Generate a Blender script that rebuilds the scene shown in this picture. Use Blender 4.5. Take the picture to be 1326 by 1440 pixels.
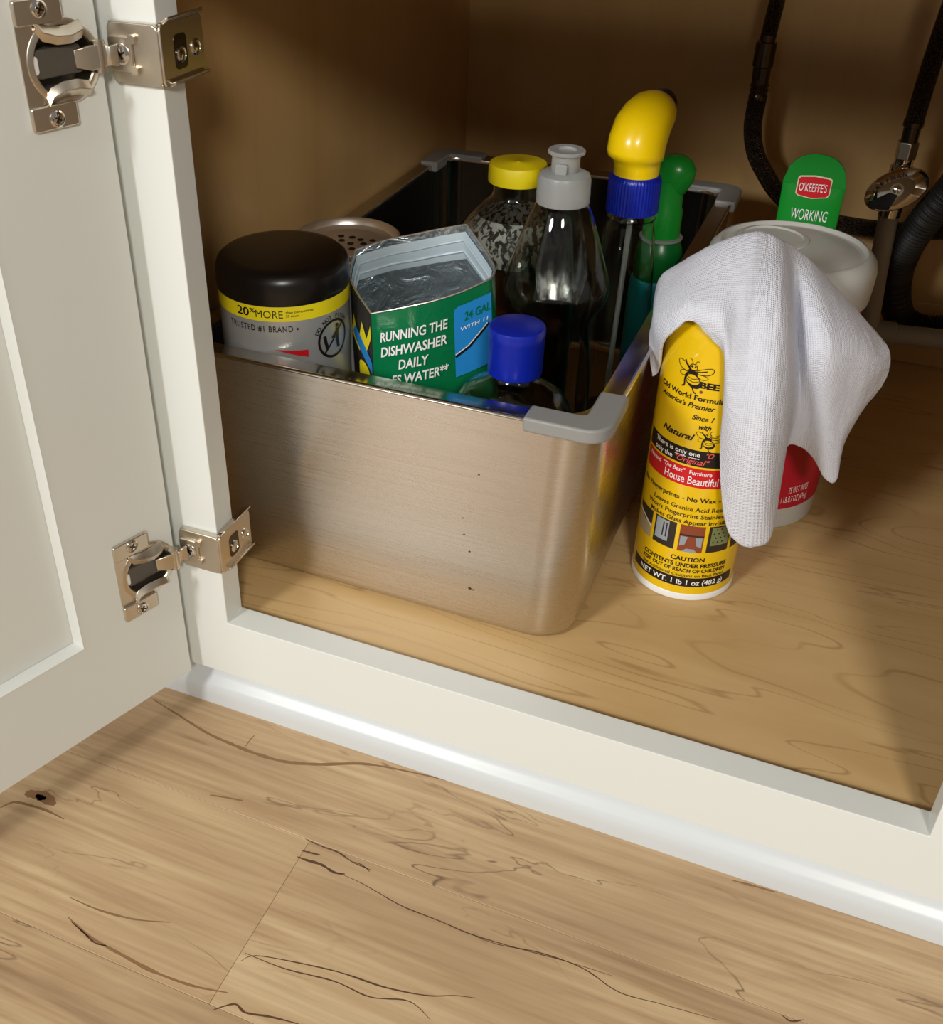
import bpy, bmesh, math, random
from mathutils import Vector, Matrix
random.seed(7)
PI = math.pi
for o in list(bpy.data.objects):
    bpy.data.objects.remove(o)
S = bpy.context.scene
COL = S.collection

# ------------------------------------------------------------------ camera
cam_d = bpy.data.cameras.new('camera'); cam = bpy.data.objects.new('camera', cam_d); COL.objects.link(cam)
RT = Vector((0.91896359, 0.39431546, 0.00460804)); UP = Vector((-0.22297679, 0.50994493, 0.83080535)); FW = Vector((-0.32524955, 0.76450735, -0.55654402))
M = Matrix((RT, UP, -FW)).transposed().to_4x4(); M.translation = Vector((0.3447276, -0.4807353, 0.4977986))
cam.matrix_world = M
cam_d.sensor_fit = 'VERTICAL'; cam_d.sensor_height = 36; cam_d.sensor_width = 36
cam_d.lens = 1521.2816 * 36 / 1440
cam_d.shift_x = (663 - 580.392) / 1440; cam_d.shift_y = (692.5555 - 720) / 1440
cam_d.clip_start = 0.01
S.camera = cam

# ------------------------------------------------------------------ world, lamps, exposure
w = bpy.data.worlds.new('kitchen_ambient'); S.world = w; w.use_nodes = True
w.node_tree.nodes['Background'].inputs[0].default_value = (1.0, 0.94, 0.86, 1)
w.node_tree.nodes['Background'].inputs[1].default_value = 0.205
def area(name, loc, target, size, power, col):
    l = bpy.data.lights.new(name, 'AREA'); l.shape = 'DISK'; l.size = size; l.energy = power; l.color = col
    o = bpy.data.objects.new(name, l); COL.objects.link(o); o.location = loc
    o.rotation_euler = (Vector(target) - Vector(loc)).to_track_quat('-Z', 'Y').to_euler()
    return o
area('window_daylight', (-0.66, -2.05, 1.30), (0.2, 0.1, 0.1), 0.46, 34, (0.99, 0.99, 0.98))
area('ceiling_light', (1.03, -1.90, 1.42), (0.2, 0.1, 0.1), 0.36, 25, (1.0, 0.95, 0.88))
S.view_settings.view_transform = 'Standard'; S.view_settings.look = 'None'
S.view_settings.gamma = 1; S.view_settings.use_curve_mapping = False
S.view_settings.exposure = 0.10

# ------------------------------------------------------------------ materials
def lin(c):
    c = c / 255
    return c / 12.92 if c <= 0.04045 else ((c + 0.055) / 1.055) ** 2.4
def rgb(*c): return (lin(c[0]), lin(c[1]), lin(c[2]), 1)
def mat(name, col, rough=0.5, metal=0, trans=0, ior=1.45, coat=0, spec=0.5, sss=0):
    m = bpy.data.materials.new(name); m.use_nodes = True
    b = m.node_tree.nodes['Principled BSDF']
    b.inputs['Base Color'].default_value = rgb(*col); b.inputs['Roughness'].default_value = rough
    b.inputs['Metallic'].default_value = metal; b.inputs['Transmission Weight'].default_value = trans
    b.inputs['IOR'].default_value = ior; b.inputs['Coat Weight'].default_value = coat
    b.inputs['Specular IOR Level'].default_value = spec
    return m
class NT:
    def __init__(s, m): s.m = m; s.t = m.node_tree; s.b = s.t.nodes['Principled BSDF']
    def n(s, typ, **k):
        nd = s.t.nodes.new(typ)
        for a, v in k.items():
            if a.startswith('i_'):
                key = a[2:]; nd.inputs[int(key) if key.isdigit() else key].default_value = v
            else: setattr(nd, a, v)
        return nd
    def l(s, a, b): s.t.links.new(a, b)
    def coords(s, scale, rnd=0.0, rot=(0, 0, 0), kind='Object'):
        tc = s.n('ShaderNodeTexCoord'); mp = s.n('ShaderNodeMapping'); mp.inputs['Scale'].default_value = scale; mp.inputs['Rotation'].default_value = rot
        s.l(tc.outputs[kind], mp.inputs['Vector'])
        if rnd:
            oi = s.n('ShaderNodeObjectInfo'); mu = s.n('ShaderNodeMath', operation='MULTIPLY', i_1=rnd); s.l(oi.outputs['Random'], mu.inputs[0])
            cx = s.n('ShaderNodeCombineXYZ'); s.l(mu.outputs[0], cx.inputs[0]); s.l(mu.outputs[0], cx.inputs[1]); s.l(mu.outputs[0], cx.inputs[2])
            s.l(cx.outputs[0], mp.inputs['Location'])
        return mp.outputs[0]
    def noise(s, vec, scale, detail=4, dist=0.0, rough=0.5):
        nd = s.n('ShaderNodeTexNoise'); nd.inputs['Scale'].default_value = scale; nd.inputs['Detail'].default_value = detail
        nd.inputs['Distortion'].default_value = dist; nd.inputs['Roughness'].default_value = rough
        s.l(vec, nd.inputs['Vector']); return nd.outputs['Fac']
    def ramp(s, fac, stops):
        nd = s.n('ShaderNodeValToRGB'); e = nd.color_ramp.elements
        while len(e) < len(stops): e.new(0.5)
        for el, (p, c) in zip(e, stops): el.position = p; el.color = c
        s.l(fac, nd.inputs[0]); return nd.outputs[0]
    def mix(s, fac, a, b, blend='MIX'):
        nd = s.n('ShaderNodeMix', data_type='RGBA', blend_type=blend)
        for sock, v in ((nd.inputs[0], fac), (nd.inputs[6], a), (nd.inputs[7], b)):
            if isinstance(v, (float, int, tuple)): sock.default_value = v
            else: s.l(v, sock)
        return nd.outputs[2]
    def math(s, op, a, b=None):
        nd = s.n('ShaderNodeMath', operation=op)
        for i, v in enumerate((a, b)):
            if v is None: continue
            if isinstance(v, (float, int)): nd.inputs[i].default_value = v
            else: s.l(v, nd.inputs[i])
        return nd.outputs[0]
    def bump(s, h, strength, dist):
        nd = s.n('ShaderNodeBump', i_Strength=strength, i_Distance=dist); s.l(h, nd.inputs['Height']); s.l(nd.outputs[0], s.b.inputs['Normal'])
def lines(t, fac, count, width):          # thin contour lines of a noise field, 1 on the line
    f = t.math('FRACT', t.math('MULTIPLY', fac, count)); d = t.math('ABSOLUTE', t.math('SUBTRACT', f, 0.5))
    return t.ramp(d, [(0.0, (1, 1, 1, 1)), (width, (0, 0, 0, 1))])

m_paint = mat('warm_white_paint', (223, 226, 221), 0.38)
t = NT(m_paint); t.bump(t.noise(t.coords((1, 1, 1)), 700, 2), 0.03, 0.0004)
m_base = mat('cool_white_moulding', (206, 211, 213), 0.30)

def plank_material():
    m = mat('spalted_maple_plank', (190, 155, 110), 0.42); t = NT(m)
    v = t.coords((1.6, 13, 1), rnd=37.0)
    a = t.noise(v, 2.6, 6, 0.9, 0.55)
    base = t.ramp(a, [(0.25, rgb(152, 124, 94)), (0.43, rgb(182, 153, 117)), (0.58, rgb(196, 169, 131)), (0.8, rgb(209, 186, 150))])
    fine = t.noise(t.coords((10, 260, 1), rnd=11.0), 1.0, 3, 0.2)
    c = t.mix(0.32, base, t.ramp(fine, [(0.3, rgb(140, 108, 74)), (0.7, rgb(222, 196, 156))]))
    big = t.noise(t.coords((2.2, 4.5, 1), rnd=61.0), 2.0, 2, 0.5)
    c = t.mix(t.ramp(big, [(0.45, (0, 0, 0, 1)), (0.7, (0.55, 0.55, 0.55, 1))]), c, rgb(164, 136, 104))
    cont = t.noise(t.coords((2.0, 9, 1), rnd=23.0), 1.5, 4, 1.1, 0.55)
    ln = lines(t, cont, 5.0, 0.035)
    msk = t.ramp(t.noise(t.coords((3.0, 8, 1), rnd=51.0), 2.0, 3, 0.4), [(0.5, (0, 0, 0, 1)), (0.66, (0.85, 0.85, 0.85, 1))])
    c = t.mix(t.math('MULTIPLY', ln, msk), c, rgb(86, 58, 36))
    oi = t.n('ShaderNodeObjectInfo')
    c = t.mix(0.5, c, t.ramp(oi.outputs['Random'], [(0, (0.42, 0.40, 0.38, 1)), (1, (0.58, 0.57, 0.55, 1))]), 'OVERLAY')
    t.l(c, t.b.inputs['Base Color']); t.bump(fine, 0.10, 0.0006)
    return m
m_plank = plank_material()
m_streak = mat('dark_grain_streak', (92, 64, 42), 0.5)
m_streak2 = mat('mid_grain_streak', (140, 106, 72), 0.5)
def maple(name, scale, base, lo, hi, line, amt=0.62):
    m = mat(name, base, 0.36); t = NT(m)
    a = t.noise(t.coords(scale), 2.0, 5, 0.6)
    c = t.ramp(a, [(0.3, rgb(*lo)), (0.7, rgb(*hi))])
    cont = t.noise(t.coords(tuple(s * 0.8 for s in scale)), 1.1, 3, 0.8)
    ln = lines(t, cont, 15.0, 0.07)
    msk = t.ramp(t.noise(t.coords(tuple(s * 0.7 for s in scale)), 1.6, 2), [(0.34, (0, 0, 0, 1)), (0.52, (amt, amt, amt, 1))])
    c = t.mix(t.math('MULTIPLY', ln, msk), c, rgb(*line))
    f = t.noise(t.coords(tuple(s * 22 for s in scale)), 1.0, 3)
    c = t.mix(0.10, c, t.ramp(f, [(0.3, rgb(*lo)), (0.7, rgb(*hi))]))
    t.l(c, t.b.inputs['Base Color']); return m
m_maple = maple('maple_shelf', (2.2, 12, 5), (205, 168, 112), (192, 158, 106), (208, 176, 124), (150, 112, 66))
m_maple_v = maple('maple_wall', (6, 6, 1.2), (196, 158, 104), (186, 148, 94), (200, 164, 110), (160, 124, 76), 0.12)

def steel(name, col, rough, scale, strength):
    m = mat(name, col, rough, 1.0); t = NT(m)
    f = t.noise(t.coords(scale), 1.0, 4, 0.0, 0.6)
    r = t.n('ShaderNodeMapRange'); t.l(f, r.inputs[0]); r.inputs[3].default_value = rough - 0.07; r.inputs[4].default_value = rough + 0.10
    t.l(r.outputs[0], t.b.inputs['Roughness'])
    c = t.ramp(f, [(0.3, rgb(*[int(x * 0.975) for x in col])), (0.7, rgb(*[min(255, int(x * 1.02)) for x in col]))])
    t.l(c, t.b.inputs['Base Color']); t.bump(f, strength, 0.0003)
    t.b.inputs['Anisotropic'].default_value = 0.8; t.b.inputs['Anisotropic Rotation'].default_value = 0.25; tn = t.n('ShaderNodeTangent', direction_type='RADIAL', axis='Z'); t.l(tn.outputs[0], t.b.inputs['Tangent'])
    return m
m_steel = steel('brushed_steel', (214, 207, 198), 0.27, (9, 9, 1500), 0.05)
m_steel_rim = mat('polished_steel_rim', (200, 194, 184), 0.17, 1.0)
m_steel_in = mat('polished_steel_inside', (190, 184, 174), 0.14, 1.0)
m_nickel = mat('nickel_plate', (212, 202, 186), 0.31, 1.0)
m_chrome = mat('chrome', (214, 210, 204), 0.09, 1.0)
m_dark_metal = mat('dark_metal', (84, 74, 64), 0.24, 0.9)
m_braid = mat('braided_steel', (92, 84, 74), 0.36, 0.9)
tb = NT(m_braid)
_v = tb.coords((1, 1, 1)); _w = tb.n('ShaderNodeTexVoronoi'); _w.inputs['Scale'].default_value = 1000; tb.l(_v, _w.inputs['Vector'])
tb.bump(_w.outputs['Distance'], 0.9, 0.0012)
tb.l(tb.ramp(_w.outputs['Distance'], [(0.1, rgb(112, 100, 84)), (0.6, rgb(34, 28, 24))]), tb.b.inputs['Base Color'])
m_grey_plastic = mat('grey_corner_plastic', (142, 142, 140), 0.42)
m_pvc = mat('grey_pipe', (150, 146, 138), 0.5)
m_black = mat('black_plastic', (22, 18, 16), 0.30)
m_blackhose = mat('black_corrugated_rubber', (30, 28, 25), 0.55)
m_cup = mat('dark_grey_plastic', (88, 82, 74), 0.45)
m_clear = mat('clear_plastic', (246, 250, 246), 0.03, 0, 1.0, 1.40)
m_frost = mat('frosted_plastic', (206, 208, 206), 0.34, 0, 0.6, 1.45)
m_translucent = mat('cloudy_lid_plastic', (205, 205, 198), 0.34, 0, 0.25, 1.45)
m_yellow = mat('yellow_plastic', (248, 210, 8), 0.28, coat=0.3)
m_yellow_cap = mat('lemon_cap', (240, 218, 20), 0.45)
m_can_yellow = mat('yellow_can_paint', (234, 192, 8), 0.26, coat=0.5)
m_blue = mat('royal_blue_plastic', (12, 34, 156), 0.30)
m_green = mat('green_plastic', (20, 140, 44), 0.28)
m_green_dark = mat('deep_green_plastic', (10, 100, 40), 0.3)
m_cyan = mat('turquoise_plastic', (40, 170, 180), 0.35)
m_ink = mat('black_ink', (26, 20, 16), 0.4)
m_white_ink = mat('white_ink', (240, 240, 238), 0.4)
m_red_ink = mat('red_ink', (206, 24, 36), 0.35)
m_pink_ink = mat('coral_ink', (230, 90, 90), 0.4)
m_brown_ink = mat('brown_ink', (128, 72, 40), 0.5)
m_redlabel = mat('crimson_label', (178, 20, 44), 0.35)
m_grey_label = mat('silver_label', (176, 178, 178), 0.30, 0.35)
m_yellow_label = mat('lemon_label', (244, 228, 30), 0.35)
m_white_can = mat('white_enamel', (232, 232, 230), 0.3)
m_bag_green = mat('green_film', (10, 112, 66), 0.26)
tg = NT(m_bag_green); tg.bump(tg.noise(tg.coords((1, 1, 1)), 60, 3, 0.8), 0.25, 0.003)
m_bag_blue = mat('blue_film', (40, 140, 214), 0.26)
m_bag_dark = mat('charcoal_film', (70, 66, 62), 0.24, 0.5)
m_foil = mat('silver_foil', (190, 204, 210), 0.24, 0.85)
tf = NT(m_foil); tf.bump(tf.noise(tf.coords((1, 1, 1)), 55, 4, 1.4), 0.55, 0.006)
m_zip = mat('pale_zip_film', (190, 206, 214), 0.3, 0.2)
m_liquid = mat('brown_liquid', (66, 36, 16), 0.1)
m_flecks = mat('white_fleck_label', (170, 170, 166), 0.4)
tq = NT(m_flecks); _f = tq.noise(tq.coords((2.2, 2.2, 1.0), rot=(0.5, 0, 0.4)), 120, 3, 0.6)
tq.l(tq.ramp(_f, [(0.46, rgb(44, 40, 34)), (0.53, rgb(186, 186, 182))]), tq.b.inputs['Base Color'])
m_cream = mat('cream_ink', (226, 214, 178), 0.4)
m_tin = mat('tinplate', (232, 226, 216), 0.34, 0.9)
m_silver = mat('painted_silver_reflection', (210, 208, 204), 0.22, 1.0)
ts = NT(m_silver); ts.l(ts.ramp(ts.noise(ts.coords((1, 1, 0.02)), 190, 2), [(0.36, rgb(60, 58, 54)), (0.5, rgb(190, 188, 184)), (0.6, rgb(235, 234, 230))]), ts.b.inputs['Base Color'])  # bright and dark streaks in the colour imitate reflections in the squeeze bottle
m_hole = mat('dark_hole', (8, 6, 5), 0.8)
m_photo_tan = mat('tan_stone_print', (176, 160, 124), 0.4)
m_photo_steel = mat('steel_grey_print', (150, 158, 166), 0.4)
m_photo_wood = mat('red_wood_print', (140, 70, 44), 0.4)
m_photo_green = mat('sage_leather_print', (120, 128, 84), 0.4)
m_photo_dark = mat('shadow_print', (48, 40, 32), 0.4)

m_towel = mat('white_terry', (226, 229, 240), 0.95, spec=0.1)
t = NT(m_towel)
uv = t.n('ShaderNodeTexCoord').outputs['UV']
def wave(rotz, sc):
    mp = t.n('ShaderNodeMapping'); mp.inputs['Rotation'].default_value = (0, 0, rotz); t.l(uv, mp.inputs['Vector'])
    wv = t.n('ShaderNodeTexWave', wave_type='BANDS'); wv.inputs['Scale'].default_value = sc; wv.inputs['Distortion'].default_value = 1.6
    wv.inputs['Detail'].default_value = 2; wv.inputs['Detail Scale'].default_value = 2; t.l(mp.outputs[0], wv.inputs['Vector']); return wv.outputs['Fac']
hh = t.math('MULTIPLY', wave(0.0, 230), wave(PI / 2, 230))
fuzz = t.noise(t.coords((1, 1, 1)), 1500, 3)
hh = t.math('ADD', hh, t.math('MULTIPLY', fuzz, 0.9))
t.bump(hh, 0.6, 0.0010)

# ------------------------------------------------------------------ mesh helpers
WL = {}
def empty(name, loc, label=None, cat=None, group=None, kind=None, parent=None):
    o = bpy.data.objects.new(name, None); COL.objects.link(o); o.empty_display_size = 0.02
    WL[o] = Vector(loc); o.parent = parent
    o.location = Vector(loc) - (WL[parent] if parent else Vector())
    tag(o, label, cat, group, kind); return o
def tag(o, label=None, cat=None, group=None, kind=None):
    for k, v in (('label', label), ('category', cat), ('group', group), ('kind', kind)):
        if v: o[k] = v
    return o
def build(name, geo, material, parent=None, smooth=40, bevel=0, seg=2, solid=0, sub=0, kind=None, label=None, mats=None, mi=None, uvs=None):
    vs, fs = geo
    vs = [Vector(v) for v in vs]
    lo = Vector((min(v.x for v in vs), min(v.y for v in vs), min(v.z for v in vs))); hi = Vector((max(v.x for v in vs), max(v.y for v in vs), max(v.z for v in vs)))
    c = Vector(((lo.x + hi.x) / 2, (lo.y + hi.y) / 2, lo.z))
    me = bpy.data.meshes.new(name); me.from_pydata([v - c for v in vs], [], fs)
    for m_ in (mats or [material]): me.materials.append(m_)
    if mi:
        for p, i in zip(me.polygons, mi): p.material_index = i
    if uvs:
        ul = me.uv_layers.new(name='UVMap')
        for p in me.polygons:
            for li in p.loop_indices: ul.data[li].uv = uvs[me.loops[li].vertex_index]
    me.validate(); me.update()
    if smooth:
        me.shade_smooth(); me.set_sharp_from_angle(angle=math.radians(smooth))
    o = bpy.data.objects.new(name, me); COL.objects.link(o)
    o.parent = parent; WL[o] = c; o.location = c - (WL[parent] if parent else Vector())
    if solid:
        md = o.modifiers.new('thickness', 'SOLIDIFY'); md.thickness = solid; md.offset = 0
        if mats and len(mats) > 1: md.material_offset = len(mats) - 1
    if bevel:
        md = o.modifiers.new('bevel', 'BEVEL'); md.width = bevel; md.segments = seg; md.limit_method = 'ANGLE'; md.angle_limit = math.radians(40)
    if sub:
        md = o.modifiers.new('sub', 'SUBSURF'); md.levels = sub; md.render_levels = sub
    if kind: o['kind'] = kind
    if label: o['label'] = label
    return o
def join(*gs):
    V, F = [], []
    for v, f in gs:
        n = len(V); V += list(v); F += [tuple(i + n for i in q) for q in f]
    return V, F
def box(x0, x1, y0, y1, z0, z1):
    v = [(x, y, z) for z in (z0, z1) for y in (y0, y1) for x in (x0, x1)]
    return v, [(0, 2, 3, 1), (4, 5, 7, 6), (0, 1, 5, 4), (2, 6, 7, 3), (0, 4, 6, 2), (1, 3, 7, 5)]
def xform(g, f): return [f(Vector(v)) for v in g[0]], g[1]
def loft(rings, cap0=True, cap1=True, closed=True):
    V, F = [], []; n = len(rings[0])
    for r in rings: V += [tuple(p) for p in r]
    for k in range(len(rings) - 1):
        for i in range(n if closed else n - 1):
            j = (i + 1) % n; F.append((k * n + i, k * n + j, (k + 1) * n + j, (k + 1) * n + i))
    if cap0: F.append(tuple(range(n - 1, -1, -1)))
    if cap1: F.append(tuple((len(rings) - 1) * n + i for i in range(n)))
    return V, F
def lathe(c, prof, seg=64, sy=1.0, sx=1.0, cap0=True, cap1=True):
    rings = [[(c[0] + max(r, 1e-5) * sx * math.cos(2 * PI * i / seg), c[1] + max(r, 1e-5) * sy * math.sin(2 * PI * i / seg), z) for i in range(seg)] for r, z in prof]
    return loft(rings, cap0, cap1)
def spline(pts, per=8):
    P = [Vector(p) for p in pts]; out = []
    for i in range(len(P) - 1):
        p0 = P[max(i - 1, 0)]; p1 = P[i]; p2 = P[i + 1]; p3 = P[min(i + 2, len(P) - 1)]
        for k in range(per):
            t_ = k / per
            out.append(0.5 * ((2 * p1) + (p2 - p0) * t_ + (2 * p0 - 5 * p1 + 4 * p2 - p3) * t_ ** 2 + (3 * p1 - p0 - 3 * p2 + p3) * t_ ** 3))
    out.append(P[-1]); return out
def tube(path, r, seg=16, cap=True):
    P = [Vector(p) for p in path]; rings = []; up = None
    for i, p in enumerate(P):
        tg_ = (P[min(i + 1, len(P) - 1)] - P[max(i - 1, 0)]).normalized()
        if up is None: up = tg_.orthogonal().normalized()
        up = (up - tg_ * up.dot(tg_)).normalized(); bi = tg_.cross(up)
        rr = r[i] if isinstance(r, (list, tuple)) else r
        rings.append([p + up * rr * math.cos(2 * PI * k / seg) + bi * rr * math.sin(2 * PI * k / seg) for k in range(seg)])
    return loft(rings, cap, cap)
def rrect(x0, x1, y0, y1, r, n=8):
    out = []
    for cx, cy, a0 in ((x1 - r, y1 - r, 0), (x0 + r, y1 - r, 90), (x0 + r, y0 + r, 180), (x1 - r, y0 + r, 270)):
        for k in range(n + 1):
            a = math.radians(a0 + 90 * k / n); out.append((cx + r * math.cos(a), cy + r * math.sin(a)))
    return out
def cylinder(p0, p1, r0, r1=None, seg=24): return tube([p0, p1], [r0, r1 if r1 is not None else r0], seg)
def grid(fn, nu, nv):
    V = [tuple(fn(i / nu, j / nv)) for j in range(nv + 1) for i in range(nu + 1)]
    return V, [(j * (nu + 1) + i, j * (nu + 1) + i + 1, (j + 1) * (nu + 1) + i + 1, (j + 1) * (nu + 1) + i) for j in range(nv) for i in range(nu)]

# ---- flat print: 2D shapes wrapped on a surface fn(u, v, off) -> point
def text2d(body, shear=0.0, bold=0.0, spacing=1.0):
    cu = bpy.data.curves.new('tmp', 'FONT'); cu.body = body; cu.shear = shear; cu.offset = bold; cu.space_character = spacing; cu.resolution_u = 3
    o = bpy.data.objects.new('tmp', cu); COL.objects.link(o); bpy.context.view_layer.update()
    dg = bpy.context.evaluated_depsgraph_get(); me = bpy.data.meshes.new_from_object(o.evaluated_get(dg))
    vs = [(v.co.x, v.co.y) for v in me.vertices]; fs = [tuple(p.vertices) for p in me.polygons]
    bpy.data.objects.remove(o); bpy.data.curves.remove(cu); bpy.data.meshes.remove(me)
    return vs, fs
def fit_text(body, u0, v0, width, height, shear=0.0, bold=0.01, rot=0.0, spacing=1.0):
    vs, fs = text2d(body, shear, bold, spacing)
    x0 = min(v[0] for v in vs); x1 = max(v[0] for v in vs)
    k = width / (x1 - x0); h = height / 0.70; cr, sr = math.cos(rot), math.sin(rot)
    out = []
    for x, y in vs:
        a, b = (x - x0) * k, y * h
        out.append((u0 + a * cr - b * sr, v0 + a * sr + b * cr))
    return out, fs
def rect2d(u0, u1, v0, v1): return [(u0, v0), (u1, v0), (u1, v1), (u0, v1)], [(0, 1, 2, 3)]
def poly2d(pts): return list(pts), [tuple(range(len(pts)))]
def ell2d(cu, cv, a, b, rot=0, n=24):
    return poly2d([(cu + a * math.cos(t_) * math.cos(rot) - b * math.sin(t_) * math.sin(rot), cv + a * math.cos(t_) * math.sin(rot) + b * math.sin(t_) * math.cos(rot)) for t_ in [2 * PI * k / n for k in range(n)]])
def stroke2d(pts, w, closed=False):
    P = [Vector((p[0], p[1], 0)) for p in pts]; V, F = [], []; n = len(P)
    for i, p in enumerate(P):
        a = P[(i - 1) % n] if closed or i > 0 else p; b = P[(i + 1) % n] if closed or i < n - 1 else p
        d = (b - a).normalized(); nn = Vector((-d.y, d.x, 0)) * (w[i] if isinstance(w, list) else w) / 2
        V += [tuple((p + nn)[:2]), tuple((p - nn)[:2])]
    for i in range(n if closed else n - 1):
        j = (i + 1) % n; F.append((2 * i, 2 * i + 1, 2 * j + 1, 2 * j))
    return V, F
def ering2d(cu, cv, a, b, w, rot=0, n=28):
    return stroke2d(ell2d(cu, cv, a, b, rot, n)[0], w, True)
def wrap(g, fn, off, step=0.003, umax=None, umin=None):
    bm = bmesh.new(); vv = [bm.verts.new((u, v, 0)) for u, v in g[0]]
    for f in g[1]:
        try: bm.faces.new([vv[i] for i in f])
        except ValueError: pass
    us = [v[0] for v in g[0]]; a = math.ceil(min(us) / step); b = math.floor(max(us) / step)
    cuts = [k * step for k in range(a, b + 1)]
    for x in cuts:
        bmesh.ops.bisect_plane(bm, geom=bm.verts[:] + bm.edges[:] + bm.faces[:], plane_co=(x, 0, 0), plane_no=(1, 0, 0))
    if umax is not None:
        bmesh.ops.bisect_plane(bm, geom=bm.verts[:] + bm.edges[:] + bm.faces[:], plane_co=(umax, 0, 0), plane_no=(1, 0, 0), clear_outer=True)
    if umin is not None:
        bmesh.ops.bisect_plane(bm, geom=bm.verts[:] + bm.edges[:] + bm.faces[:], plane_co=(umin, 0, 0), plane_no=(1, 0, 0), clear_inner=True)
    bm.verts.index_update()
    V = [tuple(fn(v.co.x, v.co.y, off)) for v in bm.verts]; F = [tuple(v.index for v in f.verts) for f in bm.faces]
    bm.free(); return V, F
def cyl_fn(c, r, th0):
    def fn(u, v, off):
        a = math.radians(th0) + u / r; return (c[0] + (r + off) * math.cos(a), c[1] + (r + off) * math.sin(a), v)
    return fn

# ------------------------------------------------------------------ room floor: separate planks
FZ = -0.0855
floor = build('floor', box(-1.6, 2.0, -1.8, 0.7, FZ - 0.02, FZ - 0.006), m_photo_dark, smooth=0, kind='structure')
floor['label'] = 'spalted maple plank flooring in front of the cabinet'
rows = [0.041 - 0.123 * k for k in range(0, 14)] + [0.041 + 0.123 * k for k in range(1, 6)]
pm = {}
plank_of = {}
for k, y1 in enumerate(rows):
    xs = {0: [-1.5, 0.62, 1.9], 1: [-1.1, 0.1035, 1.32, 1.95], 2: [-1.45, -0.35, 0.86, 1.95]}.get(k)
    if xs is None:
        s0 = -1.5 + random.random() * 0.8; xs = [-1.55, s0, s0 + 1.2, s0 + 2.4 if s0 < -0.6 else 1.95]
    for a, b in zip(xs[:-1], xs[1:]):
        o = build('plank', box(a + 0.0001, b - 0.0001, y1 - 0.123 + 0.0001, y1 - 0.0001, FZ - 0.006, FZ), m_plank, floor, smooth=0, bevel=0.0002, seg=1)
        plank_of[(k, round(a, 3))] = o
def streak(k, a, pts, w, m=None, z=0.00006):
    P = spline([(p[0], p[1], 0) for p in pts], 6); n = len(P)
    rnd = random.Random(len(pts) * 7 + int(pts[0][0] * 1000))
    ws = [w * (0.25 + 0.75 * math.sin(PI * min(1, (i + 0.6) / n)) * rnd.uniform(0.5, 1.2)) for i in range(n)]
    g = stroke2d([(p.x, p.y) for p in P], ws)
    build('grain_streak', ([(x, y, FZ + z) for x, y in g[0]], g[1]), m or m_streak, plank_of[(k, a)], smooth=0)
STREAKS = [(1,0.103,'d',0.0012,[(0.1005,-0.0824),(0.1125,-0.0834),(0.1249,-0.0834),(0.1371,-0.0865),(0.1505,-0.0871)]),(1,0.103,'d',0.0022,[(0.102,-0.0969),(0.1092,-0.0968),(0.119,-0.0961),(0.1292,-0.0981),(0.1359,-0.0964)]),(1,0.103,'d',0.0016,[(0.1022,-0.0915),(0.11,-0.0905),(0.1147,-0.0897)]),(1,0.103,'d',0.0009,[(0.1369,-0.086),(0.1435,-0.0861),(0.1497,-0.0887)]),(1,0.103,'d',0.0008,[(0.1247,-0.0972),(0.1442,-0.098),(0.159,-0.1001),(0.1784,-0.1033),(0.2046,-0.1038),(0.2247,-0.1046),(0.2541,-0.1022),(0.2838,-0.0989),(0.309,-0.0973)]),(0,-1.5,'m',0.003,[(-0.0643,-0.015),(-0.039,-0.0208),(-0.0101,-0.0277),(0.0122,-0.03),(0.0334,-0.0311),(0.0555,-0.0295),(0.0797,-0.0218),(0.107,-0.0093),(0.1371,-0.0033),(0.1728,0.0011)]),(0,-1.5,'m',0.0012,[(0.023,-0.0283),(0.0228,-0.0209),(0.0235,-0.0161)]),(1,0.103,'d',0.001,[(0.1063,-0.1751),(0.1129,-0.1683),(0.1382,-0.1624),(0.164,-0.1581),(0.1904,-0.1563),(0.215,-0.1513),(0.2299,-0.1449),(0.2417,-0.1416)]),(1,0.103,'d',0.001,[(0.1058,-0.1694),(0.1323,-0.1689),(0.1626,-0.1645),(0.1855,-0.165),(0.207,-0.1585),(0.2223,-0.1638)]),(1,-1.1,'m',0.0022,[(-0.0051,-0.1914),(0.016,-0.197),(0.0392,-0.1992),(0.0628,-0.2008),(0.0886,-0.1994),(0.1096,-0.195)]),(1,-1.1,'m',0.0014,[(-0.0132,-0.1796),(0.0094,-0.1797),(0.0332,-0.1764),(0.0541,-0.1695)]),(1,-1.1,'d',0.0012,[(-0.0016,-0.1931),(0.0103,-0.1963),(0.0207,-0.1991),(0.0281,-0.1979)]),(1,0.103,'d',0.0008,[(0.2247,-0.1046),(0.2415,-0.1046),(0.2666,-0.0998),(0.2926,-0.0995),(0.3153,-0.1056),(0.3394,-0.1031),(0.3701,-0.1)]),(0,-1.5,'m',0.0018,[(0.3627,-0.0033),(0.3757,-0.0022),(0.3895,-0.0013)]),(1,-1.1,'d',0.0045,[(-0.0852,-0.1228),(-0.0812,-0.1238),(-0.0772,-0.1228)]),(1,-1.1,'m',0.009,[(-0.0932,-0.1248),(-0.0812,-0.1223),(-0.0682,-0.1248)]),(1,-1.1,'m',0.0024,[(-0.1004,-0.1416),(-0.0949,-0.1339),(-0.0844,-0.132),(-0.0699,-0.131),(-0.0548,-0.1322)]),(1,0.103,'d',0.0016,[(0.1077,-0.207),(0.117,-0.1993),(0.1251,-0.2013),(0.1392,-0.1979),(0.1558,-0.1953)]),(0,-1.5,'m',0.002,[(0.0232,-0.076),(0.0356,-0.0733),(0.0467,-0.0712)]),(1,0.103,'d',0.0012,[(0.4035,-0.0828),(0.4084,-0.0843),(0.4149,-0.0806)])]
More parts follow.
